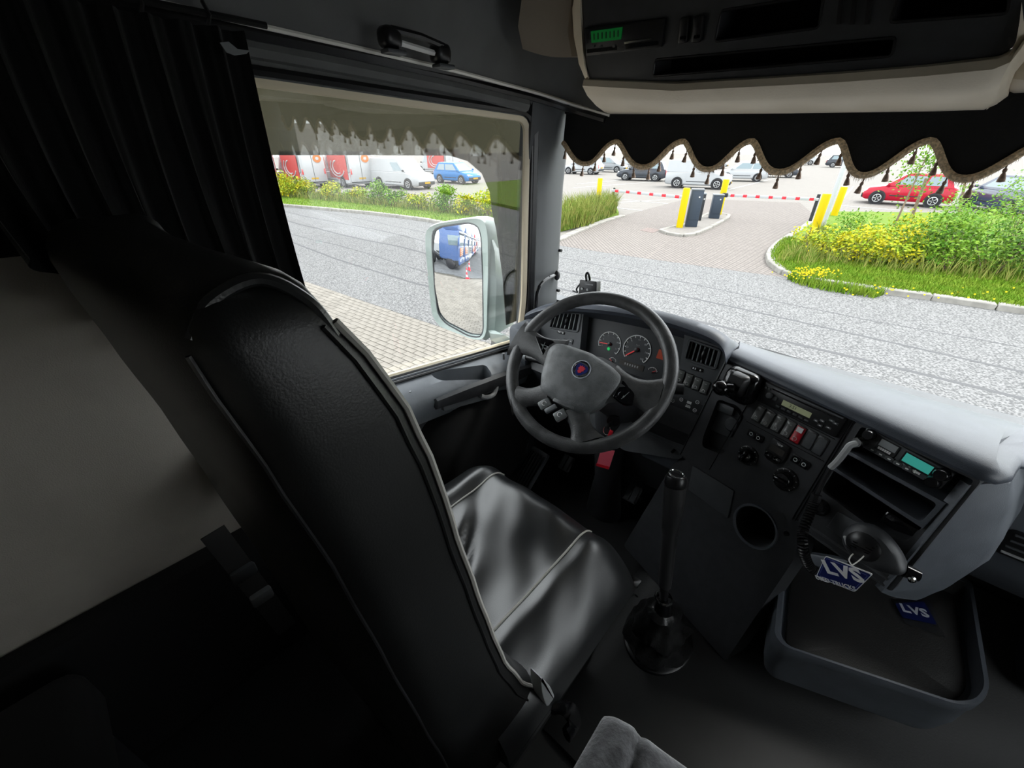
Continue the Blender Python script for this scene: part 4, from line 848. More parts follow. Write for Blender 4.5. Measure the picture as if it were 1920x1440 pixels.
for u in (0.235, 0.765):
    MB().tube([cush(u, v)+Vector((0, 0, 0.001)) for v in [0.12+0.83*k/30 for k in range(31)]], 0.0025, 6).build('piping', piping_m, cu_o)
MB().tube([Vector((-0.315+0.004, 0.20+0.475*v, cush(1, v).z-0.028)) for v in [k/20 for k in range(21)]], 0.0024, 6).build('side_seam', leather, cu_o)
MB().box((-0.60, 0.42, 0.30), (0.46, 0.44, 0.16), r=0.03).build('seat_pan', black, seat)
MB().loft([[Vector((-0.60+x*s, 0.42+y*s, z)) for x, y in rrect(0, 0, 0.40, 0.42, 0.03, 3)] for s, z in ((1.1, 0.0), (1.1, 0.04), (0.9, 0.06), (0.95, 0.12), (0.9, 0.18), (1, 0.24))]).build('suspension_base', voidm, seat)
q = [AX(1008, 1262, -0.318), AX(1030, 1285, -0.318), AX(1040, 1310, -0.318), AX(1022, 1325, -0.318), AX(1012, 1300, -0.318)]
MB(MY).prism(rpoly([(p.y, p.z) for p in q], 0.03, 4), -0.335, -0.312, bevel=0.004).build('hinge_cover', lightgrey, seat, label='grey plastic recliner cover')
lv = AX(1060, 1330, -0.30); MB().tube(spline([AX(1035, 1330, -0.31), AX(1062, 1328, -0.29), AX(1078, 1352, -0.285), AX(1062, 1378, -0.285)], 4), 0.009, 8, flat=1.8).build('recliner_lever', gloss, seat)
# seat belt hanging on the wall behind the seat
b0 = AX(445, 1058, -1.02); b1 = AX(520, 1155, -1.02)
sb = thing('seat_belt', 'dim grey seat belt buckle beside the driver seat base', 'seat belt', b1)
dirb = (b1-b0).normalized(); wv = dirb.cross(Vector((1, 0, 0))).normalized()
MB().loft([[p+wv*0.024, p-wv*0.024, p-wv*0.024+Vector((-0.003, 0, 0)), p+wv*0.024+Vector((-0.003, 0, 0))] for p in (b0+(b0-b1)*0.5, b0, b0.lerp(b1, 0.5), b1, b1+(b1-b0)*0.3)]).build('belt_strap', mat('belt_webbing', (0.06, 0.06, 0.06), 0.8), sb)
MB().box(b0.lerp(b1, 0.55)+Vector((0.008, 0, 0)), (0.02, 0.05, 0.035), r=0.006).build('buckle', midgrey, sb)
MB().box(b0.lerp(b1, 0.12)+Vector((0.008, 0, 0)), (0.016, 0.055, 0.04), r=0.008).build('belt_guide', plastic, sb)
# ================================================================== BUNK, CURTAIN, GREY CUSHION
bunk = thing('bunk', 'black covered bunk behind the seats along the rear wall', 'bunk', (0, -0.65, 0.0))
MB().box((0.03, -0.66, 0.40), (2.1, 0.80, 0.14), r=0.04, seg=3).build('mattress', voidm, bunk)
MB().box((0.03, -0.68, 0.16), (2.1, 0.76, 0.32), r=0.01).build('bunk_base', panel_m, bunk)
tag(MB().box((-1.10, -0.48, 0.235), (0.06, 1.17, 0.47), r=0.012).build('wall_ledge', voidm), 'black ledge along the cab wall beside the driver seat', 'ledge')
cur = thing('side_curtain', 'black pleated curtain hanging behind the driver window', 'curtain', (-1.05, 0.1, 0.9))
def cfold(s):
    ph = 26*s*2*math.pi/2.2
    return 0.020*math.sin(ph+0.6*math.sin(3*s))+0.008*math.sin(2.3*ph+1)
def curt(u, v):
    y = -0.42+0.765*u; k = (1-v)
    y += 0.02*k*u*(1 if u > 0.8 else 0.3)
    ztop = 1.50-0.02*u; zb = 1.18-0.5*max(0, u-0.50)/0.50
    z = ztop+(zb-ztop)*k
    y2 = y-0.02*math.sin(math.pi*k)*u
    return Vector((-1.045+cfold(u*1.55)*(0.5+0.5*k), y2+0.012*math.cos(26*u*1.55*2.85)*k, z))
MB().grid(curt, 260, 24, thick=Vector((-0.003, 0, 0))).build('curtain_cloth', velvet, cur, ang=80)
rp = [Vector((-1.05, -0.45+0.84*k/10, 1.515-0.02*k/10)) for k in range(11)]
MB().tube(rp, 0.005, 8).build('curtain_rail', voidm, cur)
for k in range(9):
    y = -0.38+0.085*k; MB().tube([Vector((-1.05, y, 1.512)), Vector((-1.045, y+0.004, 1.495)), Vector((-1.05, y, 1.484))], 0.003, 6).build('curtain_hook', black, cur)
tq = [AX(x, y, -1.005) for x, y in ((412, 80), (428, 78), (445, 92), (468, 95), (462, 101), (440, 104), (424, 98))]
MB(MY).prism([(p.y, p.z) for p in tq], -1.006, -1.004).build('curtain_label', midgrey, cur, label='small pale grey cloth label')
# grey velour pad by the lower edge
gp0 = AZ(1137, 1328, 0.60)
gcz = thing('velour_cushion', 'grey velour cushion between the seats', 'cushion', (gp0.x+0.14, gp0.y-0.20, 0.0))
def gtop(u, v):
    a = AZ(1137, 1330, 0.60); b = AZ(1300, 1445, 0.60); c = AZ(1068, 1450, 0.60)
    p = a+(b-a)*u*1.4+(c-a)*v*1.6
    z = 0.612-0.018*max(0, 0.12-u)/0.12*max(0, 0.12-u)/0.12-0.016*(max(0, 0.12-v)/0.12)**2+0.010*math.sin(4*v+1)*math.exp(-((u-0.25)/0.12)**2)-0.012*math.exp(-((u-0.30-0.15*v)/0.04)**2)
    return Vector((p.x, p.y, z))
rings = []
for i in range(30):
    u = i/29; t_ = [gtop(u, j/29) for j in range(30)]
    dn = (t_[0]-t_[1]).normalized()*0.012
    rings.append([Vector((t_[0].x, t_[0].y, 0.44))]+[Vector((t_[0].x+dn.x, t_[0].y+dn.y, t_[0].z-0.03))]+t_+[Vector((t_[-1].x, t_[-1].y, 0.44))])
MB().loft(rings).build('velour_pad', velour, gcz, ang=70)
cc_ = gtop(0.5, 0.5); MB().box((cc_.x, cc_.y, 0.22), (0.16, 0.16, 0.44), r=0.02).build('cushion_base', black, gcz)
# ================================================================== WINDSCREEN VALANCE
val = thing('windscreen_valance', 'black velvet valance with scalloped tasselled edge across the windscreen', 'valance', (0, 1.29, 1.30))
pk = [-1.075, -0.868, -0.660, -0.487, -0.305, -0.150, 0.02, 0.19, 0.36, 0.53, 0.70, 0.87, 1.04]
def edge_z(x):
    for i in range(len(pk)-1):
        if pk[i] <= x <= pk[i+1]:
            t = (x-pk[i])/(pk[i+1]-pk[i]); t = t**0.82
            lowz = 1.262 if i else 1.266
            top = 1.328 if i else 1.30
            return lowz+(1.328-lowz)*(0.5+0.5*math.cos(2*math.pi*t))**1.15
    return 1.30
def valy(x, z): return 1.292+0.012*math.sin(x*31)*(1.40-z)/0.14
NX = 320
def vf(u, v):
    x = -1.07+2.12*u; zb = edge_z(x); z = 1.405+(zb-1.405)*v
    return Vector((x, valy(x, z), z))
MB().grid(vf, NX, 8, thick=Vector((0, 0.003, 0))).build('valance_cloth', velvet, val, ang=80)
ed = [vf(k/(NX-1), 1.0) for k in range(NX)]
MB().tube([p+Vector((0, -0.002, -0.002)) for p in ed], 0.0075, 6).build('braid', braid_m, val, label='brown braided edge')
fb = MB(); random.seed(5)
for k in range(0, NX-1):
    for j in range(3):
        p = ed[k].lerp(ed[k+1], j/3)+Vector((0, -0.002, -0.006)); L = 0.008+0.005*random.random(); dx = random.uniform(-0.002, 0.002)
        fb.face([p+Vector((-0.0008, 0, 0)), p+Vector((0.0008, 0, 0)), p+Vector((dx, 0.001, -L))])
fb.build('fringe', mat('gold_brown_fringe', (0.55, 0.40, 0.22), 0.7), val, smooth=False, kind='stuff')
tm_ = MB().lathe([(0.0005, 0.0), (0.0016, -0.001), (0.0014, -0.009), (0.0032, -0.011), (0.0034, -0.0145), (0.0022, -0.017), (0.0040, -0.021), (0.0058, -0.029), (0.0062, -0.033), (0.0005, -0.034)], n=10).mesh('tassel', tassel_m)
s_acc = 0.0; k = 2; nxt = 0.012
for i in range(1, NX):
    s_acc += (ed[i]-ed[i-1]).length
    if s_acc >= nxt and ed[i].x < 0.6:
        o = bpy.data.objects.new('tassel', tm_); COL.objects.link(o); o.parent = val; o.location = ed[i]+Vector((0, -0.003, -0.006))-val.location; o.rotation_euler = (random.uniform(-0.1, 0.1), random.uniform(-0.15, 0.15), 0); nxt += 0.046
MB().tube([Vector((-1.07+2.12*k/20, 1.29, 1.408)) for k in range(21)], 0.005, 6).build('valance_rail', black, val)
struct(MB().box((0, 1.335, 1.425), (2.2, 0.05, 0.03), r=0.006), 'trim_5', lightgrey, 'pale rail between overhead console and valance')
# ================================================================== STORAGE TRAY, RADIO GEAR, SMALL THINGS
zr = 0.30
rim = [AZ(*p, zr) for p in ((1468, 1025), (1452, 1190), (1470, 1212), (1798, 1322), (1838, 1318), (1857, 1292), (1822, 1085))]
stb = thing('storage_tray', 'dark grey storage box with recessed mat in front of the dash', 'storage box', (0.15, 1.05, 0.0))
rp_ = rpoly([(p.x, p.y) for p in rim], 0.03, 4)
ccx = sum(p[0] for p in rp_)/len(rp_); ccy = sum(p[1] for p in rp_)/len(rp_)
def sc(s, z): return [Vector((ccx+(p[0]-ccx)*s, ccy+(p[1]-ccy)*s, z)) for p in rp_]
bx_ = MB().loft([sc(0.80, 0.145), sc(0.93, 0.155), sc(0.985, 0.20), sc(0.99, zr-0.035), sc(1.012, zr-0.03), sc(1.015, zr-0.01), sc(1.0, zr), sc(0.955, zr), sc(0.935, zr-0.006), sc(0.92, zr-0.035), sc(0.4, zr-0.035)]).build('tray_body', slate, stb)
MB().loft([sc(0.86, zr-0.036), sc(0.86, zr-0.029), sc(0.845, zr-0.027), sc(0.3, zr-0.027)]).build('tray_mat', mat('ribbed_mat', (0.03, 0.029, 0.028), 0.5, bump=0.25, bscale=500), stb)
MB().loft([[Vector((ccx+(p[0]-ccx)*0.62, ccy+0.05+(p[1]-ccy)*0.62, z)) for p in rp_] for z in (0.0, 0.15)]).build('tray_foot', black, stb)
# two way radio in the upper slot
def crn(pts, h=0.0): return [Cn(*p, h) for p in pts]
cbq = crn(((1626, 801), (1790, 889), (1764, 918), (1606, 832)), 0.004)
cb = thing('two_way_radio', 'black two way radio with teal display in the upper dash slot', 'radio', onw(PC, 1690, 868, -0.05))
MB(PC).prism(rpoly(cbq, 0.004, 3), -0.11, 0.006, bevel=0.002).build('radio_body', plastic, cb)
def cbx(s, t): return bil(cbq, s, t)
def flat(c, h0, h1, m, nm, par, bev=0.0, lab=None): return MB(PC).prism(c, h0, h1, bevel=bev).build(nm, m, par, label=lab)
flat([cbx(0.50, 0.10), cbx(0.84, 0.10), cbx(0.84, 0.72), cbx(0.50, 0.72)], 0.005, 0.0075, black, 'display_frame', cb)
flat([cbx(0.52, 0.16), cbx(0.82, 0.16), cbx(0.82, 0.62), cbx(0.52, 0.62)], 0.006, 0.0082, lcd_teal, 'teal_display', cb, lab='teal lit display')
flat([cbx(0.20, 0.06), cbx(0.44, 0.06), cbx(0.44, 0.75), cbx(0.20, 0.75)], 0.005, 0.0072, black, 'label_frame', cb)
flat([cbx(0.22, 0.12), cbx(0.42, 0.12), cbx(0.42, 0.48), cbx(0.22, 0.48)], 0.006, 0.008, mat('silver_label', (0.4, 0.42, 0.43), 0.25, metal=0.3), 'silver_label', cb)
for k in range(6): MB(PC).box((*cbx(0.245+0.026*k, 0.60), 0.0075), (0.0030, 0.0048, 0.0006)).build('radio_print', white, cb)
for k in range(9): MB(PC).box((*cbx(0.56+0.023*k, 0.80), 0.0068), (0.0028, 0.0040 if k % 3 else 0.006, 0.0006)).build('radio_print', white, cb)
for s, t, r in ((0.08, 0.24, 0.011), (0.92, 0.28, 0.012), (0.90, 0.80, 0.012)):
    u, v = cbx(s, t); MB(PC).lathe([(r, 0.004), (r*0.92, 0.016), (r*0.75, 0.020), (0.0005, 0.020)], (u, v, 0), n=20).build('radio_knob', gloss, cb)
for k in range(5):
    u, v = cbx(0.20+0.105*k, 0.86); b_ = MB(PC).prism(rrect(u, v, 0.015, 0.009, 0.003, 2), 0.005, 0.0085, bevel=0.001).build('radio_button', plastic, cb)
    MB(PC).box((u, v, 0.0088), (0.005, 0.0025, 0.0005)).build('button_mark', white, b_)
pu, pv = cbx(0.05, 0.72); pl = PC @ Vector((pu, pv, 0.0))
n_c = PC.col[2].to_3d(); 
# curly lead
def cp(x, y, h): return onw(PC, x, y, h)
ld_ = thing('radio_lead', 'coiled black lead from the two way radio to its microphone', 'cable', cp(1535, 930, 0.02))
MB().tube([pl, pl+n_c*0.012, cp(1605, 830, 0.03)], [0.011, 0.011, 0.009], 12).build('lead_plug', chrome, ld_)
MB().tube(spline([cp(1607, 831, 0.028), cp(1594, 835, 0.034), cp(1586, 845, 0.034), cp(1570, 865, 0.03), cp(1557, 877, 0.028)], 5), 0.0062, 8).build('lead_sleeve', lightgrey, ld_)
MB().tube(spline([cp(1557, 877, 0.028), cp(1545, 898, 0.028), cp(1535, 918, 0.03), cp(1531, 928, 0.03)], 5), 0.0048, 8).build('lead_straight', black, ld_)
ctr = spline([cp(1531, 928, 0.032), cp(1527, 940, 0.035), cp(1517, 965, 0.045), cp(1506, 995, 0.06), cp(1505, 1020, 0.075), cp(1511, 1048, 0.06), cp(1522, 1066, 0.045), cp(1550, 1078, 0.03), cp(1600, 1062, 0.03)], 46)
pts = []; n = len(ctr)
for i, c in enumerate(ctr):
    a = ctr[max(0, i-1)]; b = ctr[min(n-1, i+1)]; t = (b-a).normalized(); e1 = t.cross(n_c).normalized(); e2 = t.cross(e1); ph = 2*math.pi*i/8.0
    pts.append(c+(e1*math.cos(ph)+e2*math.sin(ph))*0.0085)
MB().tube(pts, 0.0026, 5).build('lead_coil', black, ld_, label='tight black coils')
# microphone
PMm = frame(cp(1640, 1030, 0.05), (PC.col[0].to_3d()*0.97-PC.col[1].to_3d()*0.12), PC.col[1].to_3d())
mc = thing('hand_microphone', 'black oval hand microphone hanging below the dash shelf', 'microphone', cp(1640, 1030, 0.05))
def egg(s, h):
    out = []
    for k in range(32):
        a = 2*math.pi*k/32; x = 0.052*math.cos(a); y = 0.036*math.sin(a)*(1-0.28*math.cos(a)); out.append(Vector((x*s, y*s, h)))
    return out
MB(PMm).loft([egg(0.75, -0.024), egg(0.95, -0.014), egg(1.0, 0.0), egg(0.97, 0.010), egg(0.85, 0.018), egg(0.5, 0.023), egg(0.1, 0.024)]).build('microphone_body', panel_m, mc)
MB(PMm).loft([[Vector((-0.012+0.028*s*math.cos(a), 0.026*s*math.sin(a), h)) for a in [2*math.pi*k/24 for k in range(24)]] for s, h in ((1.0, 0.012), (1.0, 0.023), (0.8, 0.029), (0.4, 0.032), (0.05, 0.033))]).build('microphone_grille', black, mc)
for k in range(7): MB(PMm).box((-0.012, -0.015+0.005*k, 0.0315-0.0007*(k-3)**2), (0.030, 0.0016, 0.003), rot=Matrix.Rotation(R(18), 4, 'Z')).build('grille_rib', gloss, mc)
MB(PMm).box((-0.036, -0.014, 0.020), (0.018, 0.006, 0.004), r=0.002, rot=Matrix.Rotation(R(-40), 4, 'Z')).build('talk_button', lightgrey, mc)
MB(PMm).cyl(Vector((0.048, 0.0, -0.01)), Vector((0.066, 0.004, -0.02)), 0.013, 0.010).build('microphone_tail', gloss, mc)
MB(PMm).lathe([(0.006, 0.0), (0.005, 0.006), (0.0005, 0.007)], (0.064, 0.0, 0.0), n=12).build('shiny_stud', chrome, mc)
# hanging tag
tgp = [(1548, 1042), (1637, 1076), (1603, 1110), (1530, 1081)]
PT = frame(cp(1583, 1077, 0.10), PC.col[0].to_3d()*0.98+PC.col[2].to_3d()*0.05, PC.col[1].to_3d()+PC.col[2].to_3d()*0.15)
def Tg(x, y, h=0.0): return on(PT, x, y, h)
lt_ = thing('hanging_tag', 'navy blue LVS tag hanging from the hand microphone', 'tag', onw(PT, 1583, 1077))
tp = [Tg(*p) for p in tgp]
MB(PT).prism(rpoly(tp, 0.004, 3), -0.0008, 0.0006).build('tag_card', white, lt_, smooth=False)
c_ = Vector((sum(p[0] for p in tp)/4, sum(p[1] for p in tp)/4)); inn_ = [((p[0]-c_.x)*0.965+c_.x, (p[1]-c_.y)*0.93+c_.y) for p in tp]
MB(PT).prism(rpoly(inn_, 0.004, 3), 0.0004, 0.0010).build('tag_print', blue_m, lt_, smooth=False)
MB(PT).tube([Vector(((p[0]-c_.x)*0.89+c_.x, (p[1]-c_.y)*0.80+c_.y, 0.0011)) for p in rpoly(tp, 0.004, 3)], 0.0004, 4, closed=True).build('tag_line', mat('tag_blue_line', (0.10, 0.14, 0.4), 0.4), lt_)
a, b = Vector(Tg(1548, 1068)), Vector(Tg(1620, 1088)); an = math.atan2((b-a).y, (b-a).x)
text('LVS', 0.033, white, PT @ T(Vector((*Tg(1584, 1073), 0.0012))) @ Matrix.Rotation(an, 4, 'Z'), lt_, 'tag_letters', sx=1.3, bold=0.0012, shear=-0.25)
text('USED TRUCKS', 0.0105, white, PT @ T(Vector((*Tg(1567, 1093), 0.0012))) @ Matrix.Rotation(an, 4, 'Z'), lt_, 'tag_letters', sx=1.05, bold=0.0002, shear=-0.25)
s0 = PT @ Vector((*Tg(1598, 1060), 0.001))
MB().tube(spline([s0, cp(1592, 1050, 0.09), cp(1598, 1040, 0.08), cp(1608, 1036, 0.07), cp(1622, 1038, 0.075), cp(1612, 1050, 0.09), s0], 5), 0.0011, 6).build('white_string', mat('white_string', (0.8, 0.78, 0.75), 0.7), lt_)
# second tag in a clear wrapper lying on the tray
zt_ = zr-0.024
pk_ = thing('wrapped_tag', 'navy LVS tag in clear plastic wrapper lying on the storage tray', 'tag', AZ(1720, 1165, zt_))
PZ = frame(AZ(1720, 1165, zt_), (0.97, 0.25, 0), (-0.25, 0.97, 0))
Zq = lambda x, y: on(PZ, x, y)
MB(PZ).prism(rpoly([Zq(*p) for p in ((1678, 1132), (1732, 1128), (1757, 1172), (1692, 1158))], 0.004, 2), 0.0, 0.0012).build('tag_card', blue_m, pk_, smooth=False)
a, b = Vector(Zq(1695, 1145)), Vector(Zq(1735, 1155)); an = math.atan2((b-a).y, (b-a).x)
text('LVS', 0.032, white, PZ @ T(Vector((*Zq(1714, 1146), 0.0016))) @ Matrix.Rotation(an, 4, 'Z'), pk_, 'tag_letters', sx=1.2, bold=0.001)
film = glass('clear_film', (0.9, 0.92, 0.93), 0.10, 0.8, rough=0.08)
random.seed(11)
fq = [Zq(*p) for p in ((1672, 1128), (1742, 1124), (1770, 1198), (1695, 1170))]
MB(PZ).grid(lambda u, v: Vector((*bil(fq, u, v), 0.003+0.004*abs(math.sin(9*u+5*v)*math.cos(7*v)))), 16, 16).build('clear_wrapper', film, pk_)
# black controller on the dash top
dv0 = AY(1100, 572, 1.19)
PD = frame(AY(1099, 545, 1.19), (1, 0.08, 0), (0, 0.1, 1))
dvc = thing('controller_box', 'small black controller box standing on the dash behind the wheel', 'controller', AY(1099, 577, 1.19))
dq = [on(PD, *p) for p in ((1087, 524), (1119, 528), (1118, 577), (1082, 576))]
MB(PD).prism(rpoly(dq, 0.004, 3), -0.028, 0.0, bevel=0.002).build('controller_case', black, dvc)
for k in range(7): MB(PD).box((on(PD, 1098+2.2*k, 532.5+0.3*k)[0], on(PD, 1098+2.2*k, 532.5+0.3*k)[1], 0.0004), (0.0024, 0.004, 0.0005)).build('case_print', grey_print, dvc)
for x, y, m in ((1092, 541, grey_print), (1102, 543, grey_print), (1094, 570, plastic), (1103, 570, plastic), (1112, 571, red_m), (1096, 553, plastic), (1108, 555, plastic)):
    MB(PD).lathe([(0.0045, -0.001), (0.004, 0.004), (0.0005, 0.0045)], (*on(PD, x, y), 0), n=12).build('button', m, dvc)
MB().tube(spline([AY(1100, 527, 1.195), AY(1099, 515, 1.195), AY(1103, 512, 1.20), AY(1106, 526, 1.21)], 4), 0.004, 8).build('cable_loop', gloss, dvc)
MB().tube(spline([AY(1088, 532, 1.20), AY(1081, 542, 1.20), AY(1083, 548, 1.20), AY(1074, 545, 1.20)], 4), 0.003, 6).build('side_clip', black, dvc)
# wiper outside
wp = [AY(x, y, 1.43) for x, y in ((1372, 645), (1440, 662), (1480, 673), (1560, 695), (1640, 718), (1725, 745))]
wi_ = thing('windscreen_wiper', 'black windscreen wiper resting at the foot of the glass', 'wiper', wp[2])
MB().tube(wp[:4], [0.010, 0.012, 0.011, 0.008], 8).build('wiper_arm', black, wi_)
MB().tube([p+Vector((0, 0.012, -0.004)) for p in wp[1:]], 0.006, 6).build('wiper_blade', trim_m, wi_)
for k in range(6): MB().box(wp[2].lerp(wp[5], k/5)+Vector((0, 0.006, 0.002)), (0.03, 0.014, 0.012), r=0.002).build('wiper_clip', midgrey, wi_)
# ================================================================== OUTSIDE: GROUND
def slab(pts, z0, z1, m, name, label): return struct(MB().prism([(p[0], p[1]) for p in pts], z0, z1), name, m, label)
lot_m = brickmat('lot_pavers', (0.165, 0.153, 0.142), (0.18, 0.168, 0.155), (0.12, 0.112, 0.103), 0.42, 0.21)
apron_m = brickmat('apron_pavers', (0.155, 0.137, 0.127), (0.175, 0.155, 0.144), (0.08, 0.073, 0.068), 0.21, 0.105, rotdeg=45, msize=0.012)
lot = slab([(-120, 5), (90, 5), (90, 160), (-120, 160)], GZ-0.12, GZ-0.012, lot_m, 'floor_car_park', 'pale paved car park surface')
nearL = G(654, 555); nearR = G(808, 607)
nd = (nearR-nearL).normalized(); nd.z = 0
def nline(x): return nearL.y+(x-nearL.x)*nd.y/nd.x
kerbL = [G(*p) for p in ((440, 380), (520, 386), (600, 393), (700, 402), (800, 415), (900, 433), (985, 449))]
kerbR = [G(*p) for p in ((1532, 408), (1505, 430), (1478, 447), (1455, 463), (1443, 477), (1443, 492), (1455, 507), (1485, 521), (1530, 531), (1640, 548), (1780, 566), (1920, 588), (2000, 599))]
aL = G(1040, 459); aR = G(1500, 524)
road = [(-90, nline(-90)), (12, nline(12)), (90, nline(12)), (90, 11.5), (30, 11.9), kerbR[-1], kerbR[-3], kerbR[-4], aR, G(1300, 497), G(1150, 476), aL, kerbL[-1], kerbL[4], kerbL[2], kerbL[0], (-90, kerbL[0].y-10)]
slab(road, GZ-0.10, GZ, asphalt, 'floor_road', 'grey asphalt road in front of the cab')
slab([aL, G(1150, 476), G(1300, 497), aR, kerbR[6], kerbR[4], kerbR[2], kerbR[0], G(1500, 380), G(1290, 372), G(1165, 405), G(1060, 441)], GZ-0.10, GZ+0.002, apron_m, 'floor_apron', 'pinkish block paved entrance apron')
random.seed(21)
for k, (p, q, w) in enumerate((((-60, 6.3), (40, 8.3), 0.045), ((-60, 5.2), (40, 7.0), 0.02), ((-60, 7.6), (40, 9.3), 0.035), ((-60, 4.6), (40, 6.2), 0.035), ((-60, 8.4), (40, 10.6), 0.02))):
    pts = [Vector((p[0]+(q[0]-p[0])*i/60, p[1]+(q[1]-p[1])*i/60+0.10*math.sin(i*0.9+k)+random.uniform(-.05, .05), GZ+0.0015)) for i in range(61)]
    mb = MB(); mb.loft([[c+Vector((0, -w, 0)), c+Vector((0, w, 0)), c+Vector((0, w, -0.01)), c+Vector((0, -w, -0.01))] for c in pts]); mb.build('road_crack', mat('bitumen_seam', (0.085, 0.085, 0.088), 0.8, spec=0.1), bpy.data.objects['floor_road'], smooth=False)
def line(a, b, w=0.10):
    a, b = G(*a), G(*b); d = (b-a).normalized(); e = Vector((-d.y, d.x, 0))*w/2
    MB().loft([[a+e, a-e, a-e-Vector((0, 0, 0.012)), a+e-Vector((0, 0, 0.012))], [b+e, b-e, b-e-Vector((0, 0, 0.012)), b+e-Vector((0, 0, 0.012))]]).build('bay_line', lotwhite, lot, smooth=False)
for a, b, w in (((1165, 407), (1285, 377), 0.12), ((1080, 345), (1160, 338), 0.12), ((1075, 352), (1225, 341), 0.12), ((1150, 372), (1275, 384), 0.12), ((1155, 390), (1210, 395), 0.12), ((1360, 357), (1470, 330), 0.12), ((1150, 380), (1285, 372), 0.10), ((1580, 372), (1600, 350), 0.12), ((1570, 385), (1700, 395), 0.15), ((1380, 318), (1500, 320), 0.15)): line(a, b, w)
mh = MB().prism([(p.x, p.y) for p in (G(1200, 432), G(1214, 427), G(1238, 431), G(1224, 437))], GZ, GZ+0.008).build('manhole_cover', mat('rusty_iron', (0.11, 0.075, 0.065), 0.7, var=0.3, vscale=20)); tag(mh, 'rusty square drain cover in the paved entrance', 'drain cover')
# verges
vl_top = [G(*p) for p in ((985, 410), (900, 401), (800, 390), (700, 379), (600, 368), (500, 359), (440, 354))]
vl = kerbL + [G(1060, 432), G(1160, 403), G(1155, 390), G(1060, 405)] + vl_top
slab(vl, GZ-0.05, GZ+0.09, soil, 'floor_verge_left', 'short turf verge along the far side of the road')
vr = kerbR + [Vector((14, 12.2, GZ)), Vector((14, 19, GZ)), G(1920, 405), G(1700, 402), G(1560, 400)]
slab(vr, GZ-0.05, GZ+0.09, soil, 'floor_verge_right', 'turf verge with hedge right of the entrance')
# kerbs
def kerb(pts, name, label, L=1.0, w=0.20, h=0.14):
    k_ = struct(MB().tube([Vector((p.x, p.y, GZ-0.05)) for p in pts], 0.05, 4), name, concrete, label)
    P = spline(pts, 12); acc = [0]
    for a, b in zip(P[:-1], P[1:]): acc.append(acc[-1]+(b-a).length)
    n = max(1, int(acc[-1]/L))
    def at(s):
        for i in range(len(acc)-1):
            if s <= acc[i+1]: t = (s-acc[i])/max(1e-6, acc[i+1]-acc[i]); return P[i].lerp(P[i+1], t)
        return P[-1]
    for i in range(n):
        a = at(acc[-1]*i/n); b = at(acc[-1]*(i+1)/n); d = (b-a); l = d.length-0.015; d.normalize(); c = (a+b)/2
        MB().box(Vector((c.x, c.y, GZ+0.02+random.uniform(-0.006, 0.006))), (l, w, h*1.4), r=0.02, rot=rotz(math.atan2(d.y, d.x)+random.uniform(-0.006, 0.006)), seg=1).build('kerb_stone', concrete, k_)
    return k_
kerb(kerbL, 'trim_6', 'concrete kerb stones along the far verge', 1.0)
kerb(kerbR, 'trim_7', 'concrete kerb stones curving round the hedge verge', 0.9)
kerb([G(1045, 452), G(1090, 432), G(1135, 415), G(1168, 406)], 'trim_8', 'concrete kerb stones beside the long grass', 0.9, w=0.25, h=0.07)
# island with the ticket posts
isl = [G(*p) for p in ((1238, 434), (1252, 440), (1280, 444), (1302, 441), (1340, 424), (1366, 408), (1358, 404), (1330, 402), (1295, 420), (1262, 428))]
struct(MB().prism(rpoly([(p.x, p.y) for p in isl], 0.3, 3), GZ, GZ+0.07), 'floor_island', lot_m, 'small paved traffic island')
kerb(isl+[isl[0]], 'trim_9', 'concrete kerb stones around the traffic island', 0.6, w=0.14, h=0.10)
# near block paving beside the cab: single bricks, the far ones as one mesh
ng = struct(MB().prism([(-60, nline(-60)), (12, nline(12)), (12, -70), (-60, -70)], GZ-0.12, GZ-0.014), 'floor_paving', joint_m, 'beige block paving beside the cab')
BW, BH = 0.22, 0.11; ang = math.atan2(nd.y, nd.x); bm1 = MB().box((0, 0, -0.03), (BW-0.010, BH-0.010, 0.06), r=0.004, seg=1).mesh('brick', paver_m)
bricks = []
ex = Vector((math.cos(ang), math.sin(ang), 0)); ey = Vector((-math.sin(ang), math.cos(ang), 0))
o0 = nearR.copy(); o0.z = GZ
for j in range(1, 120):
    for i in range(-42, 20):
        c = o0+ex*((i+0.5*(j % 2))*BW)-ey*((j-0.5)*BH)
        if c.x > -1.5 or c.x < -11: continue
        d = (c-CAM); 
        f_ = d.dot(cf)
        vis = False
        if f_ > 0:
            x = 960+F*d.dot(cr)/f_; y = 720-F*d.dot(cu)/f_
            vis = 560 < x < 960 and 480 < y < 712-0.29*(x-735) and x > 640+max(0, (y-560)*0.55)
        bricks.append((not vis, d.length, c))
bricks.sort(key=lambda b: (b[0], b[1]))
random.seed(8)
stuff = MB()
tb = bmesh.new(); bmesh.ops.create_cube(tb, size=1.0); bmesh.ops.scale(tb, vec=(BW-0.010, BH-0.010, 0.05), verts=tb.verts)
bf = [[(v.co.x, v.co.y, v.co.z) for v in f.verts] for f in tb.faces if f.normal.z > -0.5]; tb.free()
vv, ff = [], []
for k, (nv, dd, c) in enumerate(bricks):
    dz = random.uniform(-0.002, 0.002); a2 = ang+random.uniform(-0.01, 0.01)
    if k < 300:
        o = bpy.data.objects.new('brick', bm1); COL.objects.link(o); o.parent = ng; o.location = c+Vector((0, 0, dz)); o.rotation_euler = (0, 0, a2)
    else:
        ca, sa = math.cos(a2), math.sin(a2)
        for f in bf:
            b0 = len(vv)
            for (x, y, z) in f: vv.append((c.x+x*ca-y*sa, c.y+x*sa+y*ca, c.z+dz+z-0.025))
            ff.append(tuple(range(b0, b0+len(f))))
me = bpy.data.meshes.new('brick_field'); me.from_pydata(vv, [], ff); me.materials.append(paver_m)
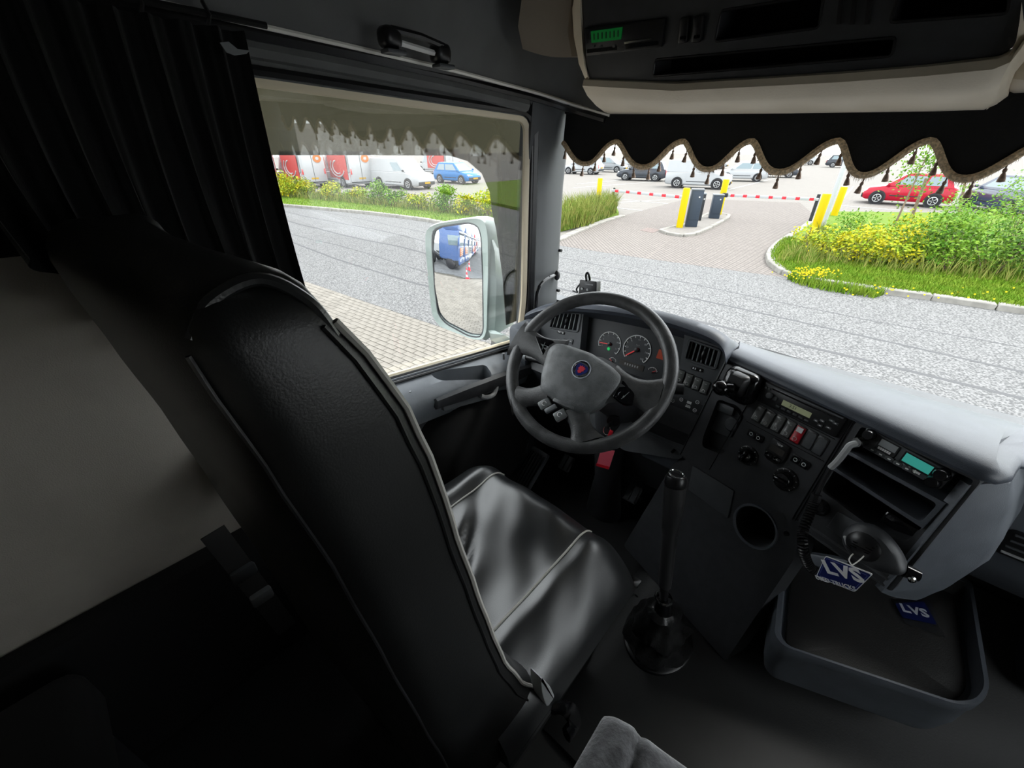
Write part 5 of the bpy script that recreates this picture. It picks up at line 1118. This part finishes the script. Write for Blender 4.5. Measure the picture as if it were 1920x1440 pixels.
o = bpy.data.objects.new('brick_field', me); COL.objects.link(o); o.parent = ng; o['kind'] = 'stuff'
slab([(-60, -9.5), (12, -9.5), (12, -70), (-60, -70)], GZ-0.05, GZ+0.004, mat('dark_yard_paving', (0.075, 0.078, 0.082), 0.8, var=0.15, vscale=2), 'floor_yard', 'darker grey truck yard behind the cab')
# ================================================================== PLANTS
def inside(p, poly):
    c = False; n = len(poly)
    for i in range(n):
        a, b = poly[i], poly[i-1]
        if (a[1] > p.y) != (b[1] > p.y) and p.x < (b[0]-a[0])*(p.y-a[1])/(b[1]-a[1])+a[0]: c = not c
    return c
def blades(name, label, poly, n, h0, h1, m, z, w=0.012, box=None):
    xs = [p[0] for p in poly]; ys = [p[1] for p in poly]; vv, ff = [], []
    bx = box or (min(xs), max(xs), min(ys), max(ys)); k = 0
    while k < n:
        p = Vector((random.uniform(bx[0], bx[1]), random.uniform(bx[2], bx[3]), z))
        k += 1
        if not inside(p, poly): continue
        h = random.uniform(h0, h1); a = random.uniform(0, 6.28); lx = random.uniform(-0.5, 0.5)*h; ly = random.uniform(-0.5, 0.5)*h; e = Vector((math.cos(a), math.sin(a), 0))*w; b0 = len(vv)
        vv += [p-e, p+e, p+e*0.6+Vector((lx*0.4, ly*0.4, h*0.6)), p-e*0.6+Vector((lx*0.4, ly*0.4, h*0.6)), p+Vector((lx, ly, h))]; ff += [(b0, b0+1, b0+2, b0+3), (b0+3, b0+2, b0+4)]
    me = bpy.data.meshes.new(name); me.from_pydata(vv, [], ff); me.materials.append(m); o = bpy.data.objects.new(name, me); COL.objects.link(o)
    return tag(o, label, 'grass', kind='stuff')
random.seed(31)
vrp = [(p[0], p[1]) for p in vr]; vlp = [(p[0], p[1]) for p in vl]
blades('verge_grass', 'short green grass on the verge right of the entrance', vrp, 60000, 0.05, 0.13, grass_m, GZ+0.08, 0.012, (-4, 6, 11.5, 16.5))
blades('verge_grass', 'short green grass on the verge seen through the door window', vlp, 30000, 0.05, 0.13, grass_m, GZ+0.08, 0.016, (-30, -8, 7, 18))
lg = [G(*p) for p in ((1050, 436), (1100, 428), (1155, 404), (1150, 392), (1100, 398), (1040, 412))]
blades('long_grass', 'tall yellow green grass clump left of the barrier', [(p.x, p.y) for p in lg], 5200, 0.5, 1.05, drygrass, GZ+0.06, 0.016)
lg2 = [G(*p) for p in ((1450, 500), (1500, 470), (1530, 440), (1600, 470), (1920, 525), (1920, 545), (1600, 512))]
blades('long_grass', 'loose long grass growing at the foot of the hedge', [(p.x, p.y) for p in lg2], 3600, 0.25, 0.6, drygrass, GZ+0.08, 0.012)
lg3 = [G(*p) for p in ((520, 372), (700, 389), (930, 415), (930, 405), (700, 381), (520, 362))]
blades('long_grass', 'rough grass between the shrubs beyond the road', [(p.x, p.y) for p in lg3], 9000, 0.2, 0.55, drygrass, GZ+0.08, 0.02)
def shrub(base, h, rx, ry, m, n, label, leaf=0.045, name='shrub', group='verge shrubs', seed=0, low=0.08):
    random.seed(seed); s = thing(name, label, 'shrub', base, 0, group); vv, ff = [], []; st = MB()
    blobs = [(Vector((random.uniform(-.6, .6)*rx, random.uniform(-.6, .6)*ry, h*random.uniform(0.3, 0.8))), random.uniform(0.28, 0.48)) for _ in range(9)]
    for c, r in blobs: st.tube([Vector((c.x*0.15, c.y*0.15, -0.05)), Vector((c.x*0.6, c.y*0.6, c.z*0.5)), c], [0.016, 0.011, 0.005], 5)
    for k in range(n):
        c, r = random.choice(blobs); d = Vector((random.gauss(0, 1), random.gauss(0, 1), random.gauss(0, 0.9))).normalized()*random.uniform(0.55, 1.1)
        p = c+Vector((d.x*rx*r*1.3, d.y*ry*r*1.3, d.z*h*r*0.75))
        if p.z < low*h: p.z = low*h+random.uniform(0, 0.2)*h
        a = Vector((random.gauss(0, 1), random.gauss(0, 1), random.gauss(0, 0.6))).normalized(); b = a.orthogonal().normalized(); l = leaf*random.uniform(0.6, 1.4); w = l*0.55; b0 = len(vv)
        vv += [p, p+a*l*0.5+b*w*0.5, p+a*l, p+a*l*0.5-b*w*0.5]; ff.append((b0, b0+1, b0+2, b0+3))
    me = bpy.data.meshes.new('foliage'); me.from_pydata(vv, [], ff); me.materials.append(m); o = bpy.data.objects.new('foliage', me); COL.objects.link(o); o.parent = s
    st.build('stems', wood, s, local=True); return s
sh_ = [((1515, 488), 0.85, 0.7, 0.5, leaf_y, 1000, 'small yellow leaved bush nearest the yellow bollard'),
       ((1575, 500), 1.0, 0.9, 0.6, leaf_y, 1500, 'bright yellow green bush at the left end of the hedge'),
       ((1640, 506), 1.05, 0.9, 0.6, leaf_y, 1500, 'yellow green hedge bush left of the wooden stake'),
       ((1705, 512), 1.15, 0.9, 0.6, leaf_g, 1800, 'mid green hedge bush in front of the leaning stake'),
       ((1775, 520), 1.45, 0.9, 0.7, leaf_g, 2300, 'full green hedge bush right of the stake'),
       ((1850, 527), 1.6, 0.95, 0.7, leaf_g, 2600, 'tall dense green hedge bush second from the right edge'),
       ((1935, 535), 1.7, 1.0, 0.7, leaf_d, 2600, 'darkest green hedge bush at the right edge of the photo')]
for k, (b, h, rx, ry, m, n, lb) in enumerate(sh_):
    p = G(*b); shrub(Vector((p.x, p.y+0.25, GZ+0.07)), h, rx, ry, m, n, lb, 0.075, group='hedge right of the entrance', seed=40+k)
for k, (b, h, m, lb) in enumerate((((1600, 468), 1.0, leaf_g, 'loose bush behind the yellow end of the hedge'), ((1690, 470), 1.1, leaf_y, 'loose bush behind the middle of the hedge'), ((1790, 470), 1.7, leaf_g, 'taller bush behind the hedge below the dark parked car'), ((1890, 475), 2.1, leaf_g, 'tallest bush behind the hedge at far right'))):
    p = G(*b); shrub(Vector((p.x, p.y, GZ+0.07)), h, 0.9, 0.7, m, 1500, lb, 0.07, group='bushes behind the hedge', seed=60+k)
for k, (b, h, rx, m, n, lb) in enumerate((((515, 372), 1.3, 1.4, leaf_y, 900, 'yellow green shrub next to the curtain edge'), ((545, 373), 1.15, 1.3, leaf_y, 900, 'yellow green shrub second from the curtain'), ((578, 374), 1.0, 1.1, leaf_y, 800, 'yellow shrub in front of the red and white vans'), ((622, 377), 1.05, 1.2, leaf_y, 800, 'bushy yellow shrub below the van number plate'), ((655, 379), 0.6, 0.6, leaf_g, 300, 'tiny green shrub beside the bushy yellow one'), ((678, 381), 0.75, 0.7, leaf_y, 400, 'small shrub left of the white panel van'), ((716, 386), 1.15, 0.8, leaf_g, 600, 'upright green shrub in front of the white panel van'), ((746, 390), 0.8, 0.8, leaf_g, 450, 'low green shrub under the white panel van'), ((785, 396), 0.7, 0.9, leaf_y, 400, 'low yellowish shrub between van and blue car'), ((842, 402), 1.15, 0.7, leaf_g, 600, 'upright shrub below the blue car'), ((878, 406), 0.95, 0.7, leaf_y, 500, 'yellowish shrub right of the upright one'), ((914, 411), 1.05, 0.7, leaf_y, 500, 'last shrub before the deflector edge'))):
    p = G(*b); shrub(Vector((p.x, p.y, GZ+0.07)), h, rx*0.75, 0.6, m, n*2, lb, 0.10, group='shrubs along the far verge', seed=80+k)
# young tree and stakes
p = G(1655, 470)
tr_ = thing('young_tree', 'thin young tree with small leafy crown above the red car', 'tree', Vector((p.x, p.y, GZ+0.05)))
q = AY(1735, 300, p.y+0.5); vv, ff = [], []
MB().tube([Vector((p.x, p.y, GZ)), p.lerp(q, 0.5)+Vector((0, 0, 0.3)), q+Vector((0, 0, 0.5))], [0.03, 0.022, 0.01], 6).build('trunk', wood, tr_)
random.seed(99)
for k in range(900):
    c = q+Vector((random.gauss(0, 0.28), random.gauss(0, 0.28), random.gauss(0.15, 0.55)))-tr_.location; a = Vector((random.gauss(0, 1), random.gauss(0, 1), random.gauss(0, 1))).normalized(); b = a.orthogonal().normalized(); l = 0.09; b0 = len(vv)
    vv += [c, c+a*l*0.5+b*l*0.28, c+a*l, c+a*l*0.5-b*l*0.28]; ff.append((b0, b0+1, b0+2, b0+3))
me = bpy.data.meshes.new('foliage'); me.from_pydata(vv, [], ff); me.materials.append(leaf_g); o = bpy.data.objects.new('foliage', me); COL.objects.link(o); o.parent = tr_
def stake(a, b, yoff, r, lb, m=wood, nm='wooden_stake'):
    p = G(*a); t = AY(*b, p.y+yoff); s = thing(nm, lb, 'stake', p)
    MB().tube([p-Vector((0, 0, 0.05)), t], r, 8).build('stake_pole', m, s); MB().tube([t, t+(t-p).normalized()*0.02], [r*1.02, r*0.7], 8).build('stake_top', m, s)
stake((1695, 445), (1737, 335), 0.0, 0.045, 'leaning wooden stake standing in the hedge')
stake((1795, 420), (1812, 330), 0.0, 0.045, 'wooden stake half hidden behind the hedge at right')
stake((1505, 472), (1522, 425), 0.0, 0.012, 'thin bare stick at the hedge corner')
# yellow flowers in the verge
random.seed(5); fl = MB()
fv, ffc = [], []
for k in range(200):
    if k < 170: x, y = random.gauss(1515, 20), random.gauss(519, 4)
    else: x, y = random.uniform(1560, 1900), random.uniform(545, 575)
    p = G(x, y+6); p.z = GZ+random.uniform(0.12, 0.26); b0 = len(fv); r = 0.018
    fv += [p+Vector((r*math.cos(a), r*math.sin(a)*0.6, r*math.sin(a)*0.8)) for a in [2*math.pi*i/6 for i in range(6)]]; ffc.append(tuple(range(b0, b0+6)))
me = bpy.data.meshes.new('wild_flowers'); me.from_pydata(fv, [], ffc); me.materials.append(flower_m); o = bpy.data.objects.new('wild_flowers', me); COL.objects.link(o); tag(o, 'small yellow wild flowers along the kerb', 'flowers', kind='stuff')
fp_ = [G(*p) for p in ((1475, 524), (1510, 514), (1580, 535), (1660, 552), (1640, 560), (1560, 548), (1500, 536))]
blades('kerb_weeds', 'green weeds growing over the kerb corner', [(p.x, p.y) for p in fp_], 2200, 0.10, 0.25, grass_m, GZ, 0.012)
# ================================================================== GATE FURNITURE
def bollard(bx, topy, lb, r=0.085, m=yellow_m, grp='yellow bollards', zb=0.0):
    p = G(*bx); p.z += zb; hgt = 1.0
    for k in range(40):
        t = Vector((p.x, p.y, p.z+hgt)); d = t-CAM; y = 720-F*d.dot(cu)/d.dot(cf); hgt += (y-topy)*0.012
    b = thing('bollard', lb, 'bollard', p, 0, grp)
    MB().lathe([(r, -0.05), (r, hgt-0.03), (r*0.92, hgt-0.005), (r*0.6, hgt), (0.001, hgt)], n=16).build('post', m, b, local=True)
    MB().lathe([(r*1.5, 0.0), (r*1.5, 0.012), (r*1.02, 0.02)], n=16).build('foot_plate', concrete, b, local=True)
    return b, hgt
bollard((1273, 430), 352, 'yellow bollard in front of the ticket post on the island', 0.12)
bollard((1346, 405), 336, 'yellow bollard behind the second grey cabinet', 0.13)
bollard((1122, 372), 334, 'yellow bollard standing in the long grass at left', 0.14)
bollard((1522, 446), 363, 'thick yellow bollard beside the white pole', 0.13)
bollard((1562, 408), 350, 'yellow bollard behind the white pole', 0.13)
bollard((1541, 428), 255, 'tall white pole at the corner of the hedge', 0.085, whitepaint, 'poles')
bollard((1147, 396), 352, 'dark rest post for the left barrier arm', 0.05, trim_m, 'barrier rest posts')
bollard((1517, 420), 364, 'dark rest post for the right barrier arm', 0.06, trim_m, 'barrier rest posts')
def cabinet(bx, topy, w, d, lb, m, rz=0.5):
    p = G(*bx); p.z += 0.07; hgt = 1.2
    for k in range(40):
        t = Vector((p.x, p.y, p.z+hgt)); e = t-CAM; y = 720-F*e.dot(cu)/e.dot(cf); hgt += (y-topy)*0.012
    c = thing('gate_cabinet', lb, 'cabinet', p, rz, 'entry gate cabinets')
    MB().box((0, 0, hgt/2-0.02), (w, d, hgt-0.04), r=0.02).build('cabinet_body', m, c, local=True)
    MB().box((0, 0, hgt-0.02), (w*1.06, d*1.06, 0.05), r=0.015).build('cabinet_lid', mat('cabinet_lid', (0.10, 0.115, 0.13), 0.4), c, local=True)
    MB().box((0, -d/2-0.005, hgt*0.55), (w*0.8, 0.02, hgt*0.7), r=0.005).build('cabinet_door', m, c, local=True)
    MB().box((w*0.2, -d/2-0.02, hgt*0.8), (0.05, 0.02, 0.05), r=0.004).build('cabinet_lock', lightgrey, c, local=True)
    return c, hgt
cabinet((1294, 428), 354, 0.42, 0.34, 'tall blue grey ticket cabinet on the island', cab_blue, 0.45)
cabinet((1309, 416), 362, 0.16, 0.30, 'narrow dark card reader pillar behind the ticket cabinet', trim_m, 0.45)
cb2, hb2 = cabinet((1337, 412), 364, 0.40, 0.36, 'shorter blue grey barrier motor cabinet', cab_blue, 0.45)
def barrier(p0, p1, base, lb, n):
    g = G(*base); a = AY(*p0, g.y); b = None
    # the arm runs level at the height of its pivot
    b = AZ(*p1, a.z)
    t = thing('barrier_arm', lb, 'barrier', a, 0, 'barrier arms'); d = (b-a); L = d.length; d.normalize()
    rot = rotz(math.atan2(d.y, d.x))
    MB().box(a.lerp(b, 0.5), (L, 0.05, 0.10), r=0.012, rot=rot).build('arm', whitepaint, t)
    for k in range(n): MB().box(a.lerp(b, (k+0.5)/n), (L/n*0.32, 0.056, 0.104), r=0.004, rot=rot).build('red_stripe', red_m, t)
    MB().box(a-d*0.05, (0.22, 0.12, 0.16), r=0.02, rot=rot).build('arm_hub', trim_m, t)
barrier((1283, 370), (1147, 357), (1294, 426), 'red and white barrier arm left of the island', 6)
barrier((1362, 366), (1535, 374), (1340, 410), 'red and white barrier arm right of the island', 7)
# ================================================================== VEHICLES
def car(name, label, cat, px_, hdg, colm, L=3.9, Wd=1.7, H=1.5, belt=0.92, hood=0.85, nose=0.27, wsx=0.42, rex=-0.46, rtx0=0.14, rtx1=-0.38, r=0.30, cabw=0.90, van=False, deco=None, group='parked cars', tail=None, glass_rear=True, pos=None):
    p = Vector(pos) if pos is not None else G(*px_); p.z = GZ; c = thing(name, label, cat, p, hdg, group); h = L/2
    def ringc(x, zb, zt_, w, top=0.9):
        y = w/2; m = (zb+zt_)/2
        return [Vector((x, -y*0.90, zb)), Vector((x, -y, zb+0.10)), Vector((x, -y*1.0, m)), Vector((x, -y*0.985, zt_-0.08)), Vector((x, -y*top, zt_)), Vector((x, 0, zt_+0.02)), Vector((x, y*top, zt_)), Vector((x, y*0.985, zt_-0.08)), Vector((x, y*1.0, m)), Vector((x, y, zb+0.10)), Vector((x, y*0.90, zb))]
    bt = belt*H/1.5 if not van else belt
    hd = hood*H/1.5 if not van else hood
    tl = bt if tail is None else tail
    secs = [(-h, 0.45, tl-0.10, Wd*0.80), (-h*0.985, 0.28, tl-0.02, Wd*0.93), (-h*0.90, 0.22, tl, Wd*0.99), (-h*0.3, 0.20, bt, Wd), (h*nose*1.3, 0.20, bt-0.01, Wd), (h*0.62, 0.20, hd, Wd*0.99), (h*0.88, 0.22, hd-0.10, Wd*0.95), (h*0.97, 0.28, hd-0.24, Wd*0.86), (h, 0.40, hd-0.34, Wd*0.74)]
    body = MB().loft([ringc(*s) for s in secs]).build('body', colm, c, local=True)
    wb, wt = Wd*0.955/2, Wd*cabw*0.80/2 if not van else Wd*0.86/2
    f0, f1 = h*wsx*1.25, h*rtx0; r0, r1 = h*rex*2.0, h*rtx1*2.0
    z0, z1 = bt-0.03, H
    lower = [Vector((r0, -wb, z0)), Vector((f0, -wb, z0)), Vector((f0, wb, z0)), Vector((r0, wb, z0))]
    upper = [Vector((r1, -wt, z1-0.05)), Vector((f1, -wt, z1-0.05)), Vector((f1, wt, z1-0.05)), Vector((r1, wt, z1-0.05))]
    top = [Vector((r1+0.12, -wt*0.86, z1)), Vector((f1-0.12, -wt*0.86, z1)), Vector((f1-0.12, wt*0.86, z1)), Vector((r1+0.12, wt*0.86, z1))]
    MB().loft([lower, upper, top]).build('cabin', colm, c, local=True, ang=25)
    def pane(a, b, d, e, m, nm, i=(0.08, 0.92, 0.12, 0.88), off=0.012):
        q = [a.lerp(b, s).lerp(e.lerp(d, s), t) for s, t in ((i[0], i[2]), (i[1], i[2]), (i[1], i[3]), (i[0], i[3]))]
        nn = (q[1]-q[0]).cross(q[3]-q[0]).normalized(); mb = MB(); mb.loft([[v-nn*0.02 for v in q], [v+nn*off for v in q]]); return mb.build(nm, m, c, local=True, smooth=False)
    pane(lower[1], lower[2], upper[2], upper[1], carglass, 'windscreen', (0.05, 0.95, 0.06, 0.94))
    if glass_rear: pane(lower[3], lower[0], upper[0], upper[3], carglass, 'rear_window', (0.08, 0.92, 0.25, 0.9))
    if not van:
        for a, b, d, e in ((lower[0], lower[1], upper[1], upper[0]), (lower[2], lower[3], upper[3], upper[2])):
            fl_ = a.x > b.x
            for s0, s1 in ((0.10, 0.42), (0.46, 0.90)): 
                if fl_: s0, s1 = 1-s1, 1-s0
                pane(a, b, d, e, carglass, 'side_window', (s0, s1, 0.14, 0.86))
    else:
        for a, b, d, e in ((lower[0], lower[1], upper[1], upper[0]), (lower[2], lower[3], upper[3], upper[2])):
            fl_ = a.x > b.x; k0, k1 = 0.70, 0.93
            if fl_: k0, k1 = 1-k1, 1-k0
            pane(a, b, d, e, carglass, 'side_window', (k0, k1, 0.10, 0.72))
    for sx in (h*0.62, -h*0.60):
        for sy in (-1, 1):
            ry = sy*(Wd/2-0.09); ax = Matrix.Rotation(R(90), 4, 'X')
            MB().lathe([(r*1.18, -0.10), (r*1.18, 0.10)], (sx, sy*(Wd/2-0.085), r*1.05), ax, 24).build('wheel_arch', trim_m, c, local=True)
            w_ = MB().lathe([(r*0.6, -0.10), (r*0.97, -0.10), (r, -0.07), (r, 0.07), (r*0.97, 0.10), (r*0.6, 0.10)], (sx, ry+sy*0.008, r), ax, 24).build('tyre', tyre, c, local=True)
            rm = MB().lathe([(r*0.64, -0.104), (r*0.64, 0.104), (r*0.56, 0.108), (r*0.5, 0.09), (0.01, 0.09)] if sy < 0 else [(0.01, -0.09), (r*0.5, -0.09), (r*0.56, -0.108), (r*0.64, -0.104), (r*0.64, 0.104)], (sx, ry+sy*0.008, r), ax, 24).build('wheel_rim', rimm, w_, local=True)
            for q in range(5):
                a = 2*math.pi*q/5; MB().box((sx+0.32*r*math.cos(a), ry+sy*0.115, r+0.32*r*math.sin(a)), (r*0.42, 0.012, r*0.10), rot=Matrix.Rotation(-a, 4, 'Y')).build('wheel_spoke', rimm, w_, local=True)
    for sy in (-1, 1):
        MB().box((h*0.90, sy*Wd*0.33, hd-0.22), (0.22, Wd*0.20, 0.14), r=0.03, rot=rotz(-sy*0.35)).build('headlamp', headlamp, c, local=True)
        MB().box((-h*0.975, sy*Wd*0.41, tl-0.18), (0.10, 0.14, 0.30), r=0.02).build('tail_lamp', taillamp, c, local=True)
        MB().box((f0-0.12, sy*(Wd/2+0.07), bt+0.06), (0.10, 0.14, 0.12), r=0.03).build('wing_mirror', colm if not van else trim_m, c, local=True)
    MB().box((h*0.985, 0, 0.40), (0.10, Wd*0.80, 0.22), r=0.04).build('front_bumper', trim_m, c, local=True)
    MB().box((-h*0.99, 0, 0.42), (0.08, Wd*0.84, 0.18), r=0.03).build('rear_bumper', trim_m, c, local=True)
    MB().box((h*1.01+0.02, 0, 0.42), (0.02, 0.52, 0.11)).build('number_plate', plate_m, c, local=True)
    MB().box((-h*1.0-0.04, 0, 0.62), (0.02, 0.52, 0.11)).build('number_plate', plate_m, c, local=True)
    for sy in (-1, 1): MB().box((h*0.02, sy*Wd/2, 0.45), (L*0.34, 0.014, 0.05), r=0.004).build('side_trim', trim_m, c, local=True)
    if deco: deco(c, L, Wd, H)
    return c
bluep = mat('bright_blue_car_paint', (0.008, 0.12, 0.32), 0.25, coat=0.15, spec=0.2); redp = mat('red_car_paint', (0.33, 0.006, 0.022), 0.25, coat=0.15, spec=0.2)
darkp = mat('charcoal_car_paint', (0.035, 0.04, 0.05), 0.25, coat=0.2, spec=0.2); whitep = mat('white_car_paint', (0.33, 0.34, 0.35), 0.25, coat=0.1, spec=0.2); silverp = mat('silver_car_paint', (0.20, 0.21, 0.22), 0.25, coat=0.2, spec=0.2)
navyp = mat('navy_car_paint', (0.03, 0.045, 0.08), 0.25, coat=0.6)
redlit = mat('red_livery', (0.36, 0.025, 0.02), 0.4); orange_l = mat('orange_livery', (0.38, 0.11, 0.01), 0.4)
def livery(c, L, Wd, H):
    for sy in (-1, 1):
        MB().box((-L*0.20, sy*(Wd/2*0.985), H*0.56), (L*0.54, 0.03, H*0.66)).build('red_side_panel', redlit, c, local=True)
        for k in range(2):
            pts = [Vector((-L*0.20+L*0.20*math.cos(a)*(1-0.35*k), sy*(Wd/2*0.985+0.02), H*0.56+H*0.26*math.sin(a)*(1-0.3*k))) for a in [R(200+k*40+200*i/12) for i in range(13)]]
            MB().tube(pts, 0.05, 6).build('white_arc', whitep, c, local=True)
    x = -L/2-0.06
    MB().box((-L/2-0.02, 0, H*0.55), (0.05, Wd*0.88, H*0.76), r=0.02).build('rear_doors', whitep, c, local=True)
    MB().box((x+0.008, 0, H*0.55), (0.02, 0.02, H*0.7)).build('door_gap', trim_m, c, local=True)
    MB().loft([[Vector((x+dx, -Wd*0.20+0.30*math.cos(a), H*0.80+0.26*math.sin(a))) for a in [2*math.pi*i/20 for i in range(20)]] for dx in (0.01, -0.01)]).build('orange_logo', orange_l, c, local=True)
    MB().loft([[Vector((x+dx, -Wd*0.20+0.12*math.cos(a), H*0.80+0.10*math.sin(a))) for a in [2*math.pi*i/14 for i in range(14)]] for dx in (0.0, -0.016)]).build('logo_centre', whitep, c, local=True)
    for s in (-1, 1): MB().box((x, s*Wd*0.40, H*0.45), (0.04, 0.09, 0.34), r=0.01).build('lamp_cluster', taillamp, c, local=True)
VAN = dict(L=5.3, Wd=2.0, H=2.35, belt=1.05, hood=1.0, van=True, r=0.34, wsx=0.46, rtx0=0.30, rex=-0.485, rtx1=-0.485, nose=0.4, tail=1.05, glass_rear=False)
for k, (pp, lb) in enumerate((((533, 349), 'white and red delivery van rear nearest the curtain'), ((607, 352), 'white and red delivery van, second from the curtain'), ((677, 352), 'white and red delivery van just left of the plain white van'), ((850, 327), 'white and red delivery van half hidden behind the blue car'))):
    g = Vector(((-36.3, -33.4, -31.0, -37.0)[k], (12.5, 14.9, 17.3, 31.0)[k], GZ)); hd_ = R(178); car('delivery_van', lb, 'van', None, hd_, whitep, deco=livery, group='red and white delivery vans', pos=(g.x-2.4, g.y, GZ), **VAN)
g = G(757, 352); car('panel_van', 'plain white panel van facing right beyond the verge', 'van', None, R(8), whitep, L=4.9, Wd=1.92, H=1.94, belt=1.12, hood=1.05, van=True, r=0.33, wsx=0.44, rtx0=0.20, rex=-0.485, rtx1=-0.48, nose=0.4, tail=1.12, glass_rear=False, group='plain vans', pos=(g.x, g.y, GZ))
g = G(858, 343); car('hatchback', 'bright blue hatchback beside the white panel van', 'car', None, R(5), bluep, L=3.95, H=1.5, pos=(g.x, g.y, GZ))
g = G(905, 340); car('hatchback', 'dark car just behind the blue hatchback', 'car', None, R(5), darkp, L=4.1, pos=(g.x+1.5, g.y+3, GZ))
g = G(1203, 338); car('hatchback', 'charcoal hatchback parked left of the small white van', 'car', None, R(195), darkp, L=4.2, H=1.5, pos=(g.x, g.y, GZ))
g = G(1306, 352); car('compact_van', 'small white van parked behind the ticket cabinet', 'van', None, R(14), whitep, L=4.4, Wd=1.8, H=1.82, belt=1.08, hood=1.02, van=True, r=0.33, wsx=0.40, rtx0=0.14, rex=-0.485, rtx1=-0.48, nose=0.36, tail=1.08, group='plain vans', pos=(g.x, g.y, GZ))
g = G(1388, 339); car('hatchback', 'white hatchback right of the small white van', 'car', None, R(200), whitep, L=3.9, pos=(g.x, g.y, GZ))
g = G(1425, 332); car('saloon_car', 'dark car peeping out behind the white hatchback', 'car', None, R(15), darkp, L=4.3, pos=(g.x+0.8, g.y+1, GZ))
g = G(1690, 385); car('hatchback', 'red hatchback parked behind the hedge', 'car', None, R(181), redp, L=3.65, Wd=1.65, H=1.5, r=0.30, pos=(g.x, g.y+0.6, GZ))
g = G(1850, 400); car('saloon_car', 'dark navy car behind the tall bushes at far right', 'car', None, R(120), navyp, L=4.4, H=1.6, pos=(g.x+0.6, g.y+1, GZ))
random.seed(77)
for k, (x, y, m, lb) in enumerate(((1092, 322, whitep, 'white car in the back row under the valance left end'), (1140, 318, silverp, 'silver car in the back row above the charcoal hatchback'), (1182, 312, whitep, 'white car farthest back left of the charcoal hatchback'), (1330, 312, silverp, 'silver car in the back row above the small white van'), (1500, 305, whitep, 'white car in the back row right of centre'), (1580, 310, darkp, 'dark car in the back row left of the red hatchback'), (640, 318, whitep, 'white car in a farther row behind the delivery vans'))):
    g = G(x, y+4); car('parked_car', lb, 'car', None, R(10 if k % 2 else 190), m, L=4.2, group='back row of parked cars', pos=(g.x, g.y, GZ))
# fence poles in front of the delivery vans
for k, (b, t) in enumerate((((588, 352), (583, 290)), ((668, 352), (663, 290)), ((557, 348), (552, 290)))):
    p = G(*b); q = bollard(b, t[1]-8, 'thin pale fence post, %s' % ('middle of three before the delivery vans', 'rightmost of three before the delivery vans', 'leftmost of three before the delivery vans')[k], 0.045, lightgrey, 'thin posts')
# ================================================================== TRUCK YARD BEHIND (seen in the mirror)
def lorry(x, y, m, lb):
    t = thing('lorry', lb, 'lorry', (x, y, GZ), R(0), 'parked lorries')
    MB().box((-1.1, 0, 2.05), (2.2, 2.45, 2.5), r=0.12).build('lorry_cab', m, t, local=True)
    MB().box((-1.1, 0, 3.55), (2.0, 2.35, 0.7), r=0.25).build('roof_fairing', m, t, local=True)
    MB().box((0.0, 0, 2.55), (0.06, 2.2, 0.95), r=0.03).build('lorry_windscreen', carglass, t, local=True)
    MB().box((0.10, 0, 3.15), (0.35, 2.3, 0.14), r=0.04, rot=Matrix.Rotation(R(20), 4, 'Y')).build('sun_visor', whitep, t, local=True)
    MB().box((0.02, 0, 1.55), (0.06, 1.7, 0.75), r=0.03).build('grille', orange_l if m is bluep2 else trim_m, t, local=True)
    for k in range(4): MB().box((0.06, 0, 1.28+0.18*k), (0.04, 1.6, 0.05)).build('grille_bar', lightgrey, t, local=True)
    MB().box((0.05, 0, 0.75), (0.2, 2.45, 0.6), r=0.08).build('lorry_bumper', m, t, local=True)
    for s in (-1, 1):
        MB().box((0.14, s*0.9, 0.85), (0.08, 0.42, 0.24), r=0.05).build('lorry_headlamp', headlamp, t, local=True)
        MB().box((-0.45, s*1.235, 2.5), (0.9, 0.03, 0.8), r=0.02).build('cab_side_window', carglass, t, local=True)
        for wx in (-0.9, -3.6): MB().lathe([(0.3, -0.16), (0.5, -0.16), (0.52, 0.16), (0.3, 0.16)], (wx, s*1.05, 0.52), Matrix.Rotation(R(90), 4, 'X'), 20).build('lorry_wheel', tyre, t, local=True)
        MB().box((0.05, s*1.38, 2.4), (0.14, 0.22, 0.7), r=0.05).build('lorry_mirror', m, t, local=True)
    MB().box((-3.2, 0, 0.9), (2.4, 0.9, 0.3)).build('lorry_chassis', trim_m, t, local=True)
bluep2 = mat('lorry_blue', (0.012, 0.06, 0.20), 0.3, coat=0.5)
for k, (m, lb) in enumerate(((bluep2, 'nearest blue lorry reflected in the mirror'), (bluep2, 'second blue lorry reflected in the mirror'), (whitep, 'white lorry reflected third in the mirror row'), (bluep2, 'fourth lorry in the reflected row, blue'), (redp, 'red lorry in the reflected row'), (whitep, 'sixth lorry in the reflected row, white'), (bluep2, 'seventh lorry in the reflected row, blue'))):
    lorry(-5.0-0.06*k, -13.0-3.3*k, m, lb)
def cone(x, y, lb):
    c = thing('traffic_cone', lb, 'traffic cone', (x, y, GZ), 0, 'traffic cones')
    MB().box((0, 0, 0.02), (0.36, 0.36, 0.04), r=0.02).build('cone_base', red_m, c, local=True)
    MB().lathe([(0.15, 0.04), (0.11, 0.24)], n=16).build('cone_lower', red_m, c, local=True); MB().lathe([(0.11, 0.24), (0.085, 0.38)], n=16).build('cone_band', whitepaint, c, local=True)
    MB().lathe([(0.085, 0.38), (0.06, 0.52)], n=16).build('cone_middle', red_m, c, local=True); MB().lathe([(0.06, 0.52), (0.045, 0.62)], n=16).build('cone_band', whitepaint, c, local=True); MB().lathe([(0.045, 0.62), (0.03, 0.74), (0.001, 0.75)], n=16).build('cone_tip', red_m, c, local=True)
cone(-3.5, -9.0, 'near red and white traffic cone reflected in the mirror'); cone(-4.0, -13.0, 'farther red and white traffic cone reflected in the mirror')
